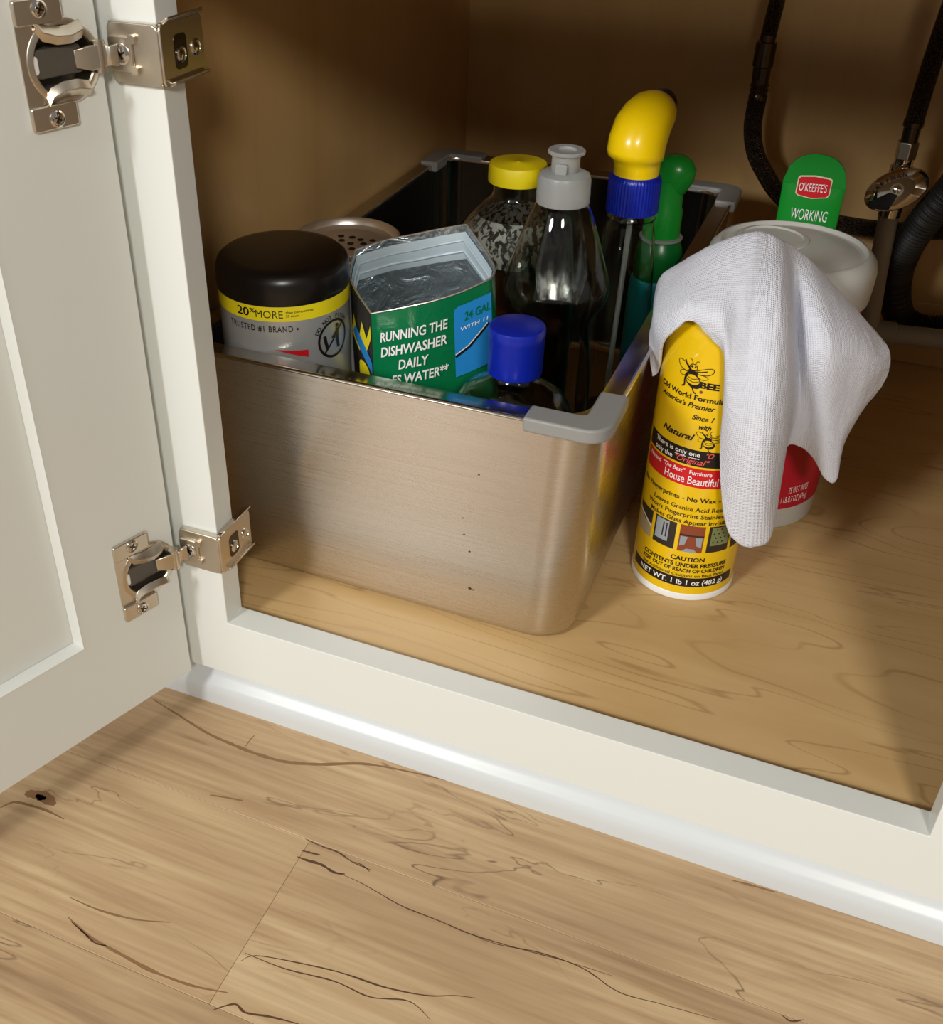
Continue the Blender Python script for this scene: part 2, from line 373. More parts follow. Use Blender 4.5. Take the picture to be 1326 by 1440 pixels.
for k_, a_, c_, w_, p_ in STREAKS: streak(k_, a_, p_, w_, m_streak if c_ == 'd' else m_streak2)

# ------------------------------------------------------------------ cabinet
XL, XR, YB, CF = -0.070, 0.545, 0.636, -0.006
cab = empty('base_cabinet', (0.2285, 0.3, -0.05), 'white painted face-frame base cabinet with open door and maple interior', 'cabinet')
T = 0.0195
ff_o, ff_i = (-0.085, 0.56, -0.0492, 0.6), (0.0, 0.457, 0.0, 0.445)
V = []
for y in (0, T):
    for x0, x1, z0, z1 in (ff_o, ff_i): V += [(x0, y, z0), (x1, y, z0), (x1, y, z1), (x0, y, z1)]
F = []
for i in range(4):
    j = (i + 1) % 4
    F += [(i, j, 4 + j, 4 + i), (8 + j, 8 + i, 12 + i, 12 + j), (j, i, 8 + i, 8 + j), (4 + i, 4 + j, 12 + j, 12 + i)]
build('face_frame', (V, F), m_paint, cab, smooth=0, bevel=0.0007)
build('bottom_panel', box(XL, XR, T, YB, CF - 0.012, CF), m_maple, cab, smooth=0)
build('left_panel', box(XL - 0.015, XL, T, YB, -0.05, 0.62), m_maple_v, cab, smooth=0)
build('right_panel', box(XR, XR + 0.015, T, YB, -0.05, 0.62), m_maple_v, cab, smooth=0)
build('back_panel', box(XL - 0.015, XR + 0.015, YB, YB + 0.012, -0.05, 0.62), m_maple_v, cab, smooth=0)
build('back_rail', box(XL, XR, YB - 0.0025, YB, CF, 0.0605), m_maple_v, cab, smooth=0, bevel=0.001)
build('top_panel', box(XL - 0.015, XR + 0.015, T, YB + 0.012, 0.62, 0.635), m_maple_v, cab, smooth=0)

# moulding along the toe of the cabinet: shaded cove at the top, rounded nose, upright foot
prof = [(0.030, -0.0493), (0.0100, -0.0493), (0.0102, -0.054), (0.0098, -0.058), (0.0085, -0.0615), (0.0062, -0.0645), (0.0035, -0.067), (0.0014, -0.0695), (0.0004, -0.0725), (0.0, -0.077), (0.0, FZ), (0.030, FZ)]
rings = [[(x, y, z) for y, z in prof] for x in (-0.085, 0.0, 0.2, 0.4, 0.56)]
build('baseboard_front', loft(rings), m_base, None, smooth=50, kind='structure', label='white shoe moulding between the cabinet frame and floor')

# door, standing open past square
P0 = Vector((-0.0288, -0.0098, 0)); EDIR = Vector((-0.32245, -0.94659, 0)); NIN = Vector((0.94659, -0.32245, 0))
def D(s, z, o=0.0): return tuple(P0 + EDIR * s + NIN * o + Vector((0, 0, z)))
def dbox(s0, s1, z0, z1, o0, o1):
    v = [D(s, z, o) for o in (o0, o1) for z in (z0, z1) for s in (s0, s1)]
    return v, [(0, 1, 3, 2), (4, 6, 7, 5), (0, 4, 5, 1), (2, 3, 7, 6), (0, 2, 6, 4), (1, 5, 7, 3)]
DZ0, DZ1, DW, FWD, BRH = -0.047, 0.585, 0.45, 0.0778, 0.026
def ring_plate(outer, inner, o0, o1):
    (a0, a1, c0, c1), (b0, b1, d0, d1) = outer, inner
    V = []
    for o in (o0, o1):
        V += [D(a0, c0, o), D(a1, c0, o), D(a1, c1, o), D(a0, c1, o), D(b0, d0, o), D(b1, d0, o), D(b1, d1, o), D(b0, d1, o)]
    F = []
    for i in range(4):
        j = (i + 1) % 4
        F += [(i, j, 4 + j, 4 + i), (8 + j, 8 + i, 12 + i, 12 + j), (j, i, 8 + i, 8 + j), (4 + i, 4 + j, 12 + j, 12 + i)]
    return V, F
inner = (FWD, DW - FWD, BRH, DZ1 - 0.073)
door = build('door', ring_plate((0, DW, DZ0, DZ1), inner, -0.019, 0.0), m_paint, cab, smooth=0)
HZ = (0.0590, 0.3765)
CUP_S, CUP_R = 0.0222, 0.0172
# bore the two hinge cup holes
bm = bmesh.new()
for hz in HZ:
    g = loft([[Vector(D(CUP_S + CUP_R * math.cos(2 * PI * k / 40), hz + CUP_R * math.sin(2 * PI * k / 40), o)) for k in range(40)] for o in (-0.0125, 0.01)])
    vv = [bm.verts.new(v) for v in g[0]]
    for f in g[1]: bm.faces.new([vv[i] for i in f])
bmesh.ops.recalc_face_normals(bm, faces=bm.faces)
cme = bpy.data.meshes.new('bore'); bm.to_mesh(cme); bm.free(); cut = bpy.data.objects.new('bore', cme); COL.objects.link(cut)
bmd = bmesh.new(); bmd.from_mesh(door.data); bmesh.ops.recalc_face_normals(bmd, faces=bmd.faces); bmd.to_mesh(door.data); bmd.free()
md = door.modifiers.new('bore', 'BOOLEAN'); md.object = cut; md.operation = 'DIFFERENCE'; md.solver = 'EXACT'
bpy.context.view_layer.update()
nm = bpy.data.meshes.new_from_object(door.evaluated_get(bpy.context.evaluated_depsgraph_get()))
door.modifiers.remove(md); door.data = nm; bpy.data.objects.remove(cut)
md = door.modifiers.new('bevel', 'BEVEL'); md.width = 0.0006; md.segments = 1; md.limit_method = 'ANGLE'
build('door_panel', dbox(FWD - 0.006, DW - FWD + 0.006, BRH - 0.006, DZ1 - 0.067, -0.014, -0.0075), m_paint, door, smooth=0)
# sloped bead between frame and recessed panel
bi = 0.0022
V = []
for (s0, s1, z0, z1), o in (((inner[0] - 0.0002, inner[1] + 0.0002, inner[2] - 0.0002, inner[3] + 0.0002), 0.0003), ((inner[0] + bi, inner[1] - bi, inner[2] + bi, inner[3] - bi), -0.0072)):
    V += [D(s0, z0, o), D(s1, z0, o), D(s1, z1, o), D(s0, z1, o)]
for s0, s1, z0, z1 in ((inner[0], inner[1], inner[2], inner[3]),):
    V += [D(s0, z0, -0.0075), D(s1, z0, -0.0075), D(s1, z1, -0.0075), D(s0, z1, -0.0075)]
F = []
for i in range(4):
    j = (i + 1) % 4; F += [(i, j, 4 + j, 4 + i), (8 + j, 8 + i, 4 + i, 4 + j), (j, i, 8 + i, 8 + j)]
build('panel_bead', (V, F), m_paint, door, smooth=0)

# ------------------------------------------------------------------ hinges (part of the cabinet)
def screw(p, n_, up_, r, parent, name='screw'):
    p = Vector(p); n_ = Vector(n_).normalized(); up_ = Vector(up_).normalized(); s_ = n_.cross(up_)
    def P(a, b, h): return p + s_ * a + up_ * b + n_ * h
    rings = [[P(rr * math.cos(2 * PI * k / 20), rr * math.sin(2 * PI * k / 20), h) for k in range(20)] for rr, h in ((r, 0), (r, 0.0005), (r * 0.82, 0.0010), (r * 0.76, 0.0005), (r * 0.5, 0.0008))]
    so = build(name, loft(rings), m_chrome, parent, smooth=30)
    return so, P
for zc in HZ:
    zb = zc + (0.0037 if zc < 0.2 else 0.0002)
    # bracket that wraps the inner edge of the stile
    def rr_plate(x0, x1, z0, z1, y0, y1, r, n=5):
        pts = rrect(x0, x1, z0, z1, r, n)
        return loft([[(a, y0, b) for a, b in pts][::-1], [(a, y1, b) for a, b in pts][::-1]][::-1])
    front = rr_plate(-0.0272, 0.0035, zb - 0.0150, zb + 0.0150, -0.0052, -0.0034, 0.004)
    hinge = build('hinge', front, m_nickel, cab, smooth=40, bevel=0.0006)
    bend = lambda y0, y1, x0, x1, z0, z1: box(x0, x1, y0, y1, z0, z1)
    build('top_flange', box(-0.0262, 0.003, -0.0046, -0.0006, zb + 0.0132, zb + 0.0150), m_nickel, hinge, bevel=0.0006)
    build('bottom_flange', box(-0.0262, 0.003, -0.0046, -0.0006, zb - 0.0150, zb - 0.0132), m_nickel, hinge, bevel=0.0006)
    side = loft([[(x, y, z) for y, z in rrect(-0.0045, 0.0335, zb - 0.0150, zb + 0.0150, 0.003, 4)] for x in (0.0030, 0.0046)])
    sp = build('side_plate', side, m_nickel, hinge, smooth=40, bevel=0.0005)
    build('upper_lip', loft([[(x, y, z) for x, z in ((0.0004, zb + 0.0140), (0.0046, zb + 0.0150), (0.0062, zb + 0.0165), (0.0062, zb + 0.0180), (0.0030, zb + 0.0165), (0.0004, zb + 0.0156))] for y in (0.001, 0.0335)]), m_nickel, hinge, bevel=0.0004)
    build('lower_lip', loft([[(x, y, z) for x, z in ((0.0004, zb - 0.0156), (0.0046, zb - 0.0158), (0.0072, zb - 0.0140), (0.0072, zb - 0.0124), (0.0046, zb - 0.0136), (0.0004, zb - 0.0140))] for y in (0.001, 0.0335)]), m_nickel, hinge, bevel=0.0004)
    build('slot', loft([[(x, y, z) for y, z in rrect(0.0060, 0.0175, zb - 0.0085, zb + 0.0085, 0.003, 4)] for x in (0.0040, 0.0048)]), m_dark_metal, hinge, smooth=40)
    screw((0.0048, 0.0115, zb - 0.0015), (1, 0, 0), (0, 0, 1), 0.0042, hinge)
    screw((0.0046, 0.0255, zb - 0.0005), (1, 0, 0), (0, 0, 1), 0.0042, hinge)
    # adjustment clip on the front plate
    cl = build('adjustment_clip', loft([[(x, y, z) for x, z in rrect(-0.0262, -0.0120, zb - 0.0088, zb + 0.0088, 0.002, 4)][::-1] for y in (-0.0070, -0.0050)][::-1]), m_nickel, hinge, smooth=40, bevel=0.0006)
    for dz in (0.0075, -0.0075):
        build('clip_tongue', loft([[(x, y, z + dz) for x, z in rrect(-0.0135, -0.0095, zb - 0.0022, zb + 0.0022, 0.0012, 4)][::-1] for y in (-0.0074, -0.005)][::-1]), m_nickel, hinge, smooth=40)
    s_, P_ = screw((-0.0186, -0.0070, zb), (0, -1, 0), (0, 0, 1), 0.0052, hinge)
    for rot in (0.4, 0.4 + PI / 2):
        e1 = Vector((math.cos(rot), 0, math.sin(rot))); e2 = Vector((-math.sin(rot), 0, math.cos(rot))); c0 = Vector((-0.0186, -0.0079, zb))
        build('screw_slot', loft([[c0 + e1 * a * 0.0026 + e2 * b * 0.0005 + Vector((0, -h, 0)) for a, b in ((-1, -1), (1, -1), (1, 1), (-1, 1))] for h in (0, 0.0003)]), m_dark_metal, hinge, smooth=0)
    # arm between bracket and cup
    pth = [D(0.016, zc, 0.0005), D(0.009, zc, 0.0045), D(0.001, zc + 0.0005, 0.0062), (-0.0215, -0.0125, zb), (-0.0190, -0.0090, zb)]
    rings = []
    for i, p in enumerate(pth):
        p = Vector(p); a = Vector(pth[max(i - 1, 0)]); b = Vector(pth[min(i + 1, 4)]); d_ = (b - a).normalized(); n_ = d_.cross(Vector((0, 0, 1))).normalized()
        hw = (0.0045, 0.0060, 0.0052, 0.0046, 0.0052)[i]
        rings.append([p + Vector((0, 0, hw)) + n_ * 0.0010, p + Vector((0, 0, hw)) - n_ * 0.0010, p - Vector((0, 0, hw)) - n_ * 0.0010, p - Vector((0, 0, hw)) + n_ * 0.0010])
    build('hinge_arm', loft(rings), m_nickel, hinge, smooth=50, bevel=0.0005)
    build('hinge_knuckle', cylinder(D(0.0035, zc - 0.0075, 0.0035), D(0.0035, zc + 0.0075, 0.0035), 0.0034), m_nickel, hinge, smooth=40)
    # cup plate on the door: ring flange, backing strip and two screw tabs
    def drect(s0, s1, z0, z1, r, o0, o1):
        pts = rrect(s0, s1, z0, z1, r, 4)
        return loft([[D(a, b, o0) for a, b in pts][::-1], [D(a, b, o1) for a, b in pts][::-1]])
    nseg = 48
    rg = lambda rr, o: [D(CUP_S + rr * math.cos(2 * PI * k / nseg), zc + rr * math.sin(2 * PI * k / nseg), o) for k in range(nseg)][::-1]
    build('cup', loft([rg(0.0205, 0.0003), rg(0.0205, 0.0012), rg(0.0200, 0.0016), rg(0.0172, 0.0016), rg(0.0165, 0.0008), rg(0.0163, -0.0105), rg(0.0001, -0.0108)], cap0=False), m_nickel, hinge, smooth=40)
    build('cup_floor', loft([rg(0.0161, -0.0100), rg(0.0001, -0.0098)], cap0=False), m_cup, hinge, smooth=40)
    V8 = []
    arc = [(CUP_S + 0.0185 * math.cos(math.radians(a)), zc + 0.0185 * math.sin(math.radians(a))) for a in range(-105, 106, 15)]
    out_ = [(min(0.0456, 0.0456), z) for s, z in arc]
    ins = [D(s, z, 0.0010) for s, z in arc]; ous = [D(0.0456, max(zc - 0.0185, min(zc + 0.0185, zc + (z - zc) * 1.05)), 0.0010) for s, z in arc]
    ins0 = [D(s, z, 0.0001) for s, z in arc]; ous0 = [D(0.0456, max(zc - 0.0185, min(zc + 0.0185, zc + (z - zc) * 1.05)), 0.0001) for s, z in arc]
    n = len(arc); VV = ins + ous + ins0 + ous0; FF = []
    for i in range(n - 1): FF += [(i, i + 1, n + i + 1, n + i), (n + i, n + i + 1, 3 * n + i + 1, 3 * n + i)]
    build('backing_strip', (VV, FF), m_nickel, hinge, smooth=0)
    for sg in (1, -1):
        z0, z1 = sorted((zc + sg * 0.0185, zc + sg * 0.0305))
        tb_ = build('screw_tab', drect(0.0200, 0.0458, z0, z1, 0.0014, 0.0001, 0.0030), m_nickel, hinge, smooth=40, bevel=0.0007)
        pc = Vector(D(0.0325, zc + sg * 0.0255, 0.0030))
        screw(pc, NIN, (0, 0, 1), 0.0042, hinge)
        for rot in (0.5, 0.5 + PI / 2):
            e1 = EDIR * math.cos(rot) + Vector((0, 0, math.sin(rot))); e2 = -EDIR * math.sin(rot) + Vector((0, 0, math.cos(rot)))
            build('screw_slot', loft([[pc + e1 * a * 0.0022 + e2 * b * 0.00045 + NIN * h for a, b in ((-1, -1), (1, -1), (1, 1), (-1, 1))] for h in (0.0008, 0.0011)]), m_dark_metal, hinge, smooth=0)
        # curved ear folded over the cup rim
        ear = []
        for k, (s, z, o) in enumerate(((0.036, 0.0150, 0.0018), (0.033, 0.0105, 0.0022), (0.026, 0.0082, 0.0034), (0.019, 0.0080, 0.0046), (0.012, 0.0098, 0.0042))):
            ear.append([D(s, zc + sg * z, o), D(s, zc + sg * (z + 0.0045), o + 0.0024), D(s - 0.001, zc + sg * min(0.0185, z + 0.0085), 0.0020), D(s - 0.001, zc + sg * min(0.0185, z + 0.0082), 0.0006), D(s, zc + sg * (z + 0.004), o + 0.0006), D(s, zc + sg * (z + 0.001), o - 0.0012)])
        if sg < 0: ear = [r_[::-1] for r_ in ear]
        build('ear', loft(ear), m_nickel, hinge, smooth=60, bevel=0.0004)
    build('damper', loft([[D(s, zc + z, o) for s, z in rrect(0.0115, 0.0375, -0.0068, 0.0068, 0.002, 4)][::-1] for o in (-0.0095, 0.0002)]), m_cup, hinge, smooth=40, bevel=0.0006)
    build('damper_button', loft([[D(s, zc + z, o) for s, z in rrect(0.0362, 0.0402, -0.0045, 0.0045, 0.0018, 4)][::-1] for o in (-0.009, 0.0008)]), m_white_can, hinge, smooth=40, bevel=0.0005, label='small white plastic button in hinge cup')

# ------------------------------------------------------------------ steel bin
BZ0, BZ1 = CF, 0.175
bin_ = empty('steel_bin', (0.085, 0.306, BZ0), 'deep brushed stainless steel bin with grey plastic corner guards, full of cleaning supplies', 'bin')
def ring(x0, x1, y0, y1, r, z): return [(x, y, z) for x, y in rrect(x0, x1, y0, y1, r, 10)]
def grow(d, r, z): return ring(-0.0560 - d, 0.2235 + d, 0.0735 - d, 0.539 + d, r, z)
outer = [grow(-0.012, 0.02, BZ0), grow(-0.006, 0.025, BZ0 + 0.0008), grow(-0.0015, 0.028, BZ0 + 0.004), grow(0.0, 0.030, BZ0 + 0.009)]
outer += [grow(0.0095 * k / 6, 0.030, BZ0 + 0.009 + (BZ1 - 0.002 - BZ0 - 0.009) * k / 6) for k in range(1, 7)]
build('outer_wall', loft(outer, True, False), m_steel, bin_, smooth=60)
def inr(d, r, z): return ring(-0.0545 + d, 0.2190 - d, 0.0785 + d, 0.5350 - d, r, z)
build('rim', loft([grow(0.0098, 0.030, BZ1 - 0.0025), grow(0.0114, 0.031, BZ1 - 0.0020), grow(0.0118, 0.031, BZ1 - 0.0010), grow(0.0112, 0.031, BZ1), grow(0.0098, 0.030, BZ1 + 0.0004), grow(0.0082, 0.029, BZ1 - 0.0004), inr(-0.0008, 0.022, BZ1 - 0.0010), inr(0.0, 0.021, BZ1 - 0.003), inr(0.0, 0.021, BZ1 - 0.008), inr(-0.001, 0.022, BZ1 - 0.008)], False, False), m_steel_rim, bin_, smooth=50)
innr = [inr(0.0, 0.021, BZ1 - 0.004), inr(0.0040, 0.020, BZ0 + 0.012), inr(0.008, 0.018, BZ0 + 0.005), inr(0.016, 0.012, BZ0 + 0.003)]
build('inner_wall', loft(innr, False, True), m_steel_in, bin_, smooth=60)
def guard(cx, cy, dx, dy, L):
    # L-shaped cap over a rim corner; dx,dy point outward
    wd = 0.0180; over = 0.0030
    ex, ey = cx + dx * over, cy + dy * over; r = 0.016
    pts = []
    pts.append((ex - dx * L, ey)); 
    for k in range(7):
        a = PI / 2 * k / 6
        pts.append((ex - dx * r + dx * r * math.sin(a), ey - dy * r + dy * r * math.cos(a)))
    pts.append((ex, ey - dy * L)); pts.append((ex - dx * wd, ey - dy * L)); 
    for k in range(5):
        a = PI / 2 * k / 4; rr = 0.004
        pts.append((ex - dx * (wd + rr) + dx * rr * math.cos(a), ey - dy * (wd + rr) + dy * rr * math.sin(a)))
    pts.append((ex - dx * L, ey - dy * wd))
    if dx * dy < 0: pts = pts[::-1]
    pts = pts[::-1] if dx * dy > 0 else pts[::-1]
    up = loft([[(x, y, z) for x, y in pts] for z in (BZ1 - 0.0075, BZ1 + 0.0022)])
    bm_ = bmesh.new(); vv_ = [bm_.verts.new(v) for v in up[0]]
    for f in up[1]: bm_.faces.new([vv_[i] for i in f])
    bmesh.ops.recalc_face_normals(bm_, faces=bm_.faces)
    bm_.verts.index_update(); g = ([tuple(v.co) for v in bm_.verts], [tuple(v.index for v in f.verts) for f in bm_.faces]); bm_.free()
    return g
RX0, RX1, RY0, RY1 = -0.0672, 0.2347, 0.0623, 0.5502
for cx, cy, dx, dy in ((RX1, RY0, 1, -1), (RX1, RY1, 1, 1), (RX0, RY1, -1, 1)):
    if dx < 0: cx += 0.003
    build('corner_guard', guard(cx, cy, dx, dy, 0.052), m_grey_plastic, bin_, smooth=40, bevel=0.0016, seg=3, label='grey plastic corner guard')
for x_, z_, r_ in [(0.1574, 0.1251, 0.0008), (0.147, 0.0872, 0.0007), (0.148, 0.0736, 0.0008), (0.152, 0.06, 0.0009), (0.1527, 0.0272, 0.0013), (0.1553, 0.0268, 0.0008), (0.1699, 0.1853, 0.0006)]:
    f_ = lambda u, v, off: (u, 0.0735 - 0.0095 * max(0, (v - BZ0 - 0.009) / (BZ1 - 0.002 - BZ0 - 0.009)) - off, v)
    build('speck', wrap(ell2d(x_, z_, r_, r_ * 0.7, n=10), f_, 0.0001, 0.01), m_dark_metal, bin_)

# ------------------------------------------------------------------ things in the bin
BF = BZ0 + 0.003
# wipes canister with black lid
JC, JR = (-0.0090, 0.1235), 0.0452
jar = empty('wipes_canister', (*JC, BF), 'wipes canister with black lid and yellow band, in the steel bin', 'canister')
build('body', lathe(JC, [(0.001, BF), (JR - 0.003, BF), (JR - 0.0008, BF + 0.003), (JR - 0.0006, 0.205), (JR - 0.004, 0.208)]), m_grey_label, jar)
build('lid', lathe(JC, [(JR - 0.003, 0.2065), (JR, 0.2068), (JR + 0.0004, 0.2085), (JR, 0.2200), (JR - 0.0015, 0.2245), (JR - 0.005, 0.2274), (JR - 0.010, 0.2284), (0.001, 0.2288)], 72), m_black, jar)
jf = cyl_fn(JC, JR - 0.0006, -70)
build('yellow_band', wrap(rect2d(-0.07, 0.075, 0.1962, 0.2064), jf, 0.0002), m_yellow_label, jar)
g = [fit_text('20', -0.0265, 0.1987, 0.0095, 0.0058, bold=0.02), fit_text('%', -0.0165, 0.2018, 0.0040, 0.0028, bold=0.03), fit_text('MORE', -0.0122, 0.1987, 0.0182, 0.0052, bold=0.0),
     fit_text('than competitive', 0.0078, 0.2019, 0.0185, 0.0016), fit_text('25 count', 0.0078, 0.1993, 0.0090, 0.0016)]
build('black_print', join(*[wrap(x, jf, 0.0004, 0.002) for x in g + [fit_text('TRUSTED #1 BRAND', -0.0340, 0.1888, 0.046, 0.0042, bold=0.01, spacing=1.15), ell2d(0.0150, 0.1905, 0.0008, 0.0008, n=12)]]), m_ink, jar)
build('red_stripe', wrap(([(-0.001, 0.1760), (0.0215, 0.1690), (0.0215, 0.1745)], [(0, 1, 2)]), jf, 0.0003), m_red_ink, jar)
ic = (0.0425, 0.1770)
icon = [ering2d(*ic, 0.0100, 0.0100, 0.0014, n=40), ell2d(ic[0] + 0.0026, ic[1] + 0.0064, 0.0012, 0.0012, n=14), stroke2d([(ic[0] + 0.0026, ic[1] + 0.005), (ic[0] + 0.0024, ic[1] - 0.001), (ic[0] + 0.0032, ic[1] - 0.006)], 0.0022),
        stroke2d([(ic[0] + 0.002, ic[1] + 0.0035), (ic[0] - 0.0015, ic[1] + 0.0005)], 0.0012), stroke2d([(ic[0] - 0.0065, ic[1] + 0.003), (ic[0] - 0.0058, ic[1] - 0.001), (ic[0] - 0.0048, ic[1] - 0.0045)], 0.0020),
        stroke2d([(ic[0] - 0.0068, ic[1] - 0.0068), (ic[0] + 0.0068, ic[1] + 0.0068)], 0.0011)]
icon = [([(ic[0] + (u - ic[0]) * 1.3, ic[1] + (v - ic[1]) * 1.3) for u, v in g_[0]], g_[1]) for g_ in icon]
for k, ch in enumerate('DO NOT FLUSH'):
    if ch == ' ': continue
    a = math.radians(152 - k * 10.2); rr = 0.0146
    vs, fs = text2d(ch, 0, 0.02); w_ = max(v[0] for v in vs); s_ = 0.0040
    ca, sa = math.cos(a - PI / 2), math.sin(a - PI / 2)
    icon.append(([(ic[0] + rr * math.cos(a) + (x - w_ / 2) * s_ * ca - y * s_ * sa, ic[1] + rr * math.sin(a) + (x - w_ / 2) * s_ * sa + y * s_ * ca) for x, y in vs], fs))
build('do_not_flush_mark', join(*[wrap(x, jf, 0.0004, 0.002) for x in icon]), m_ink, jar)

# powder shaker tin with perforated metal top
SC, SR = (-0.0130, 0.2290), 0.040
sh = empty('shaker_tin', (*SC, BF), 'cleanser shaker tin with shiny perforated metal top', 'tin')
build('body', lathe(SC, [(0.001, BF), (SR - 0.001, BF), (SR - 0.001, 0.1962)], cap1=False), m_white_can, sh)
build('top_rim', lathe(SC, [(SR, 0.1965), (SR + 0.001, 0.199), (SR + 0.0008, 0.2015), (SR - 0.001, 0.2025), (SR - 0.003, 0.2012), (SR - 0.0045, 0.1975), (SR - 0.010, 0.1968), (SR - 0.014, 0.1975), (SR - 0.020, 0.1962), (0.001, 0.1960)], 72), m_tin, sh)
for hx, hy in ((0, 0), (0.008, 0.003), (-0.008, 0.003), (0.003, 0.009), (-0.006, -0.008), (0.005, -0.008), (-0.004, 0.011), (0.012, -0.004), (-0.013, -0.003), (0.0, -0.014), (0.011, 0.011), (-0.012, 0.010)):
    c_ = (SC[0] + 0.004 + hx * 1.15, SC[1] - 0.002 + hy * 1.15)
    build('hole', lathe(c_, [(0.0026, 0.1966), (0.0025, 0.1968), (0.0001, 0.1968)], 18, cap0=False), m_hole, sh)

# open stand-up pouch
BAG = [[0.0584, 0.12, 0.1956], [0.0823, 0.122, 0.2037], [0.0983, 0.132, 0.2071], [0.1128, 0.146, 0.2106], [0.1267, 0.162, 0.2158], [0.1229, 0.178, 0.2193], [0.0944, 0.2, 0.2356], [0.0762, 0.198, 0.2305], [0.0581, 0.19, 0.2263], [0.0421, 0.183, 0.2227], [0.0238, 0.1685, 0.2174], [0.0310, 0.1450, 0.2063]]
bag = empty('detergent_pouch', (0.08, 0.16, BF), 'open green and silver foil dishwasher detergent pouch standing in the bin', 'pouch')
def bag_loop(t_):   # t 0 top .. 1 bottom
    P = [Vector(p) for p in BAG]; c = sum((Vector((p.x, p.y, 0)) for p in P), Vector()) / len(P); out = []
    for i, p in enumerate(P):
        z = p.z * (1 - t_) + (BF + 0.0005) * t_
        q_ = Vector((p.x, p.y, 0)) + Vector((0.009, 0.004, 0)) * t_
        d_ = (q_ - c - Vector((0.009, 0.004, 0)) * t_)
        q_ = c + Vector((0.009, 0.004, 0)) * t_ + d_ * (1.0 + 0.05 * math.sin(PI * t_) - 0.14 * t_ ** 4)
        out.append(Vector((q_.x, q_.y, z)))
    return out
def dens(lp, per=4):
    out = []; n = len(lp); corner = {0, 4, 6, 10}
    for i in range(n):
        p1, p2 = lp[i], lp[(i + 1) % n]; p0 = lp[(i - 1) % n]; p3 = lp[(i + 2) % n]
        if i in corner: p0 = p1
        if (i + 1) % n in corner: p3 = p2
        for k in range(per):
            u = k / per
            out.append(0.5 * ((2 * p1) + (p2 - p0) * u + (2 * p0 - 5 * p1 + 4 * p2 - p3) * u ** 2 + (3 * p1 - p0 - 3 * p2 + p3) * u ** 3))
    return out
rows_ = [dens(bag_loop(k / 14)) for k in range(15)]
V, F = loft(rows_, False, True)
mi = []
n = len(rows_[0])
for k in range(14):
    for i in range(n): mi.append(1 if i // 4 in (10, 11) else 0)
mi.append(0)
F = [tuple(f) for f in F]
# outside film and foil lining (lining slightly inside)
build('pouch_film', (V, [f[::-1] for f in F]), None, bag, smooth=60, mats=[m_bag_green, m_bag_dark], mi=mi)
ctr = Vector((0.078, 0.16, 0))
V2 = []
for v in V:
    d_ = Vector((v[0] - ctr.x, v[1] - ctr.y, 0)); V2.append(Vector(v) - d_.normalized() * 0.0008)
build('foil_lining', (V2, F), m_foil, bag, smooth=60)
edge = rows_[0] + [rows_[0][0]]
build('torn_edge', tube(edge, 0.0007, 8), m_tin, bag)
zr = [rows_[0][i] * 0.86 + rows_[2][i] * 0.14 for i in range(5 * 4, 11 * 4 + 3)]
zr2 = [rows_[1][i] * 0.55 + rows_[2][i] * 0.45 for i in range(5 * 4, 11 * 4 + 3)]
inward = lambda p, d: p - (Vector((p.x, p.y, 0)) - ctr).normalized() * d
build('zip_seal', loft([[inward(a, 0.0012) for a in zr], [inward(a * 0.5 + b * 0.5, 0.0030) for a, b in zip(zr, zr2)], [inward(b, 0.0012) for b in zr2]], False, False, False), m_zip, bag, smooth=60)
for f_ in (0.3, 0.7):
    build('zip_rib', tube([inward(a * (1 - f_) + b * f_, 0.0030) for a, b in zip(zr, zr2)], 0.0007, 8), m_zip, bag)
# front panel print: u along the top edge, v downward from it
FP = [[r[i] for i in range(0, 17)] for r in rows_]
LEN = [0]
for i in range(16): LEN.append(LEN[-1] + (FP[0][i + 1] - FP[0][i]).length)
def bag_fn(u, v, off):
    u = min(max(u, 0), LEN[-1]); i = 0
    while i < 15 and LEN[i + 1] < u: i += 1
    a = (u - LEN[i]) / (LEN[i + 1] - LEN[i])
    col = [r[i] * (1 - a) + r[i + 1] * a for r in FP]; h = (col[0] - col[-1]).length; tt = min(max(-v / h, 0), 1) * 14; k = min(int(tt), 13)
    p = col[k] * (1 - (tt - k)) + col[k + 1] * (tt - k)
    tg_ = FP[0][i + 1] - FP[0][i]; nrm = Vector((tg_.y, -tg_.x, 0)).normalized()
    return tuple(p + nrm * (off + 0.0003))
LN = LEN[-1]
for x in [
    fit_text('RUNNING THE', 0.0065, -0.0215, 0.0470, 0.0068, 0.12, 0.02), fit_text('DISHWASHER', 0.0065, -0.0325, 0.0460, 0.0068, 0.12, 0.02),
    fit_text('DAILY', 0.0190, -0.0435, 0.0205, 0.0068, 0.12, 0.02), fit_text('ES WATER**', 0.0140, -0.0545, 0.0390, 0.0068, 0.12, 0.02)]: build('lettering', wrap(x, bag_fn, 0.0006, 0.002), m_white_ink, bag)
bl = [(0.0580, -0.060), (0.0580, -0.014), (0.0588, -0.0105), (0.0615, -0.009), (LN - 0.0005, -0.009), (LN - 0.0005, -0.060)]
build('blue_panel', wrap(poly2d(bl[::-1]), bag_fn, 0.0004, 0.002), m_bag_blue, bag)
build('dark_lettering', join(*[wrap(x, bag_fn, 0.0007, 0.002) for x in [fit_text('24 GAL', 0.0655, -0.0205, LN - 0.0670, 0.0058, 0.12, 0.02)]]), m_bag_green, bag)
build('pale_lettering', join(*[wrap(x, bag_fn, 0.0007, 0.002) for x in [fit_text('WITH 11', 0.0625, -0.0270, LN - 0.0660, 0.0026, 0.12, 0.01), stroke2d([(0.0582, -0.0430), (0.0680, -0.0395), (LN - 0.004, -0.0290)], 0.0008)]]), m_white_ink, bag)
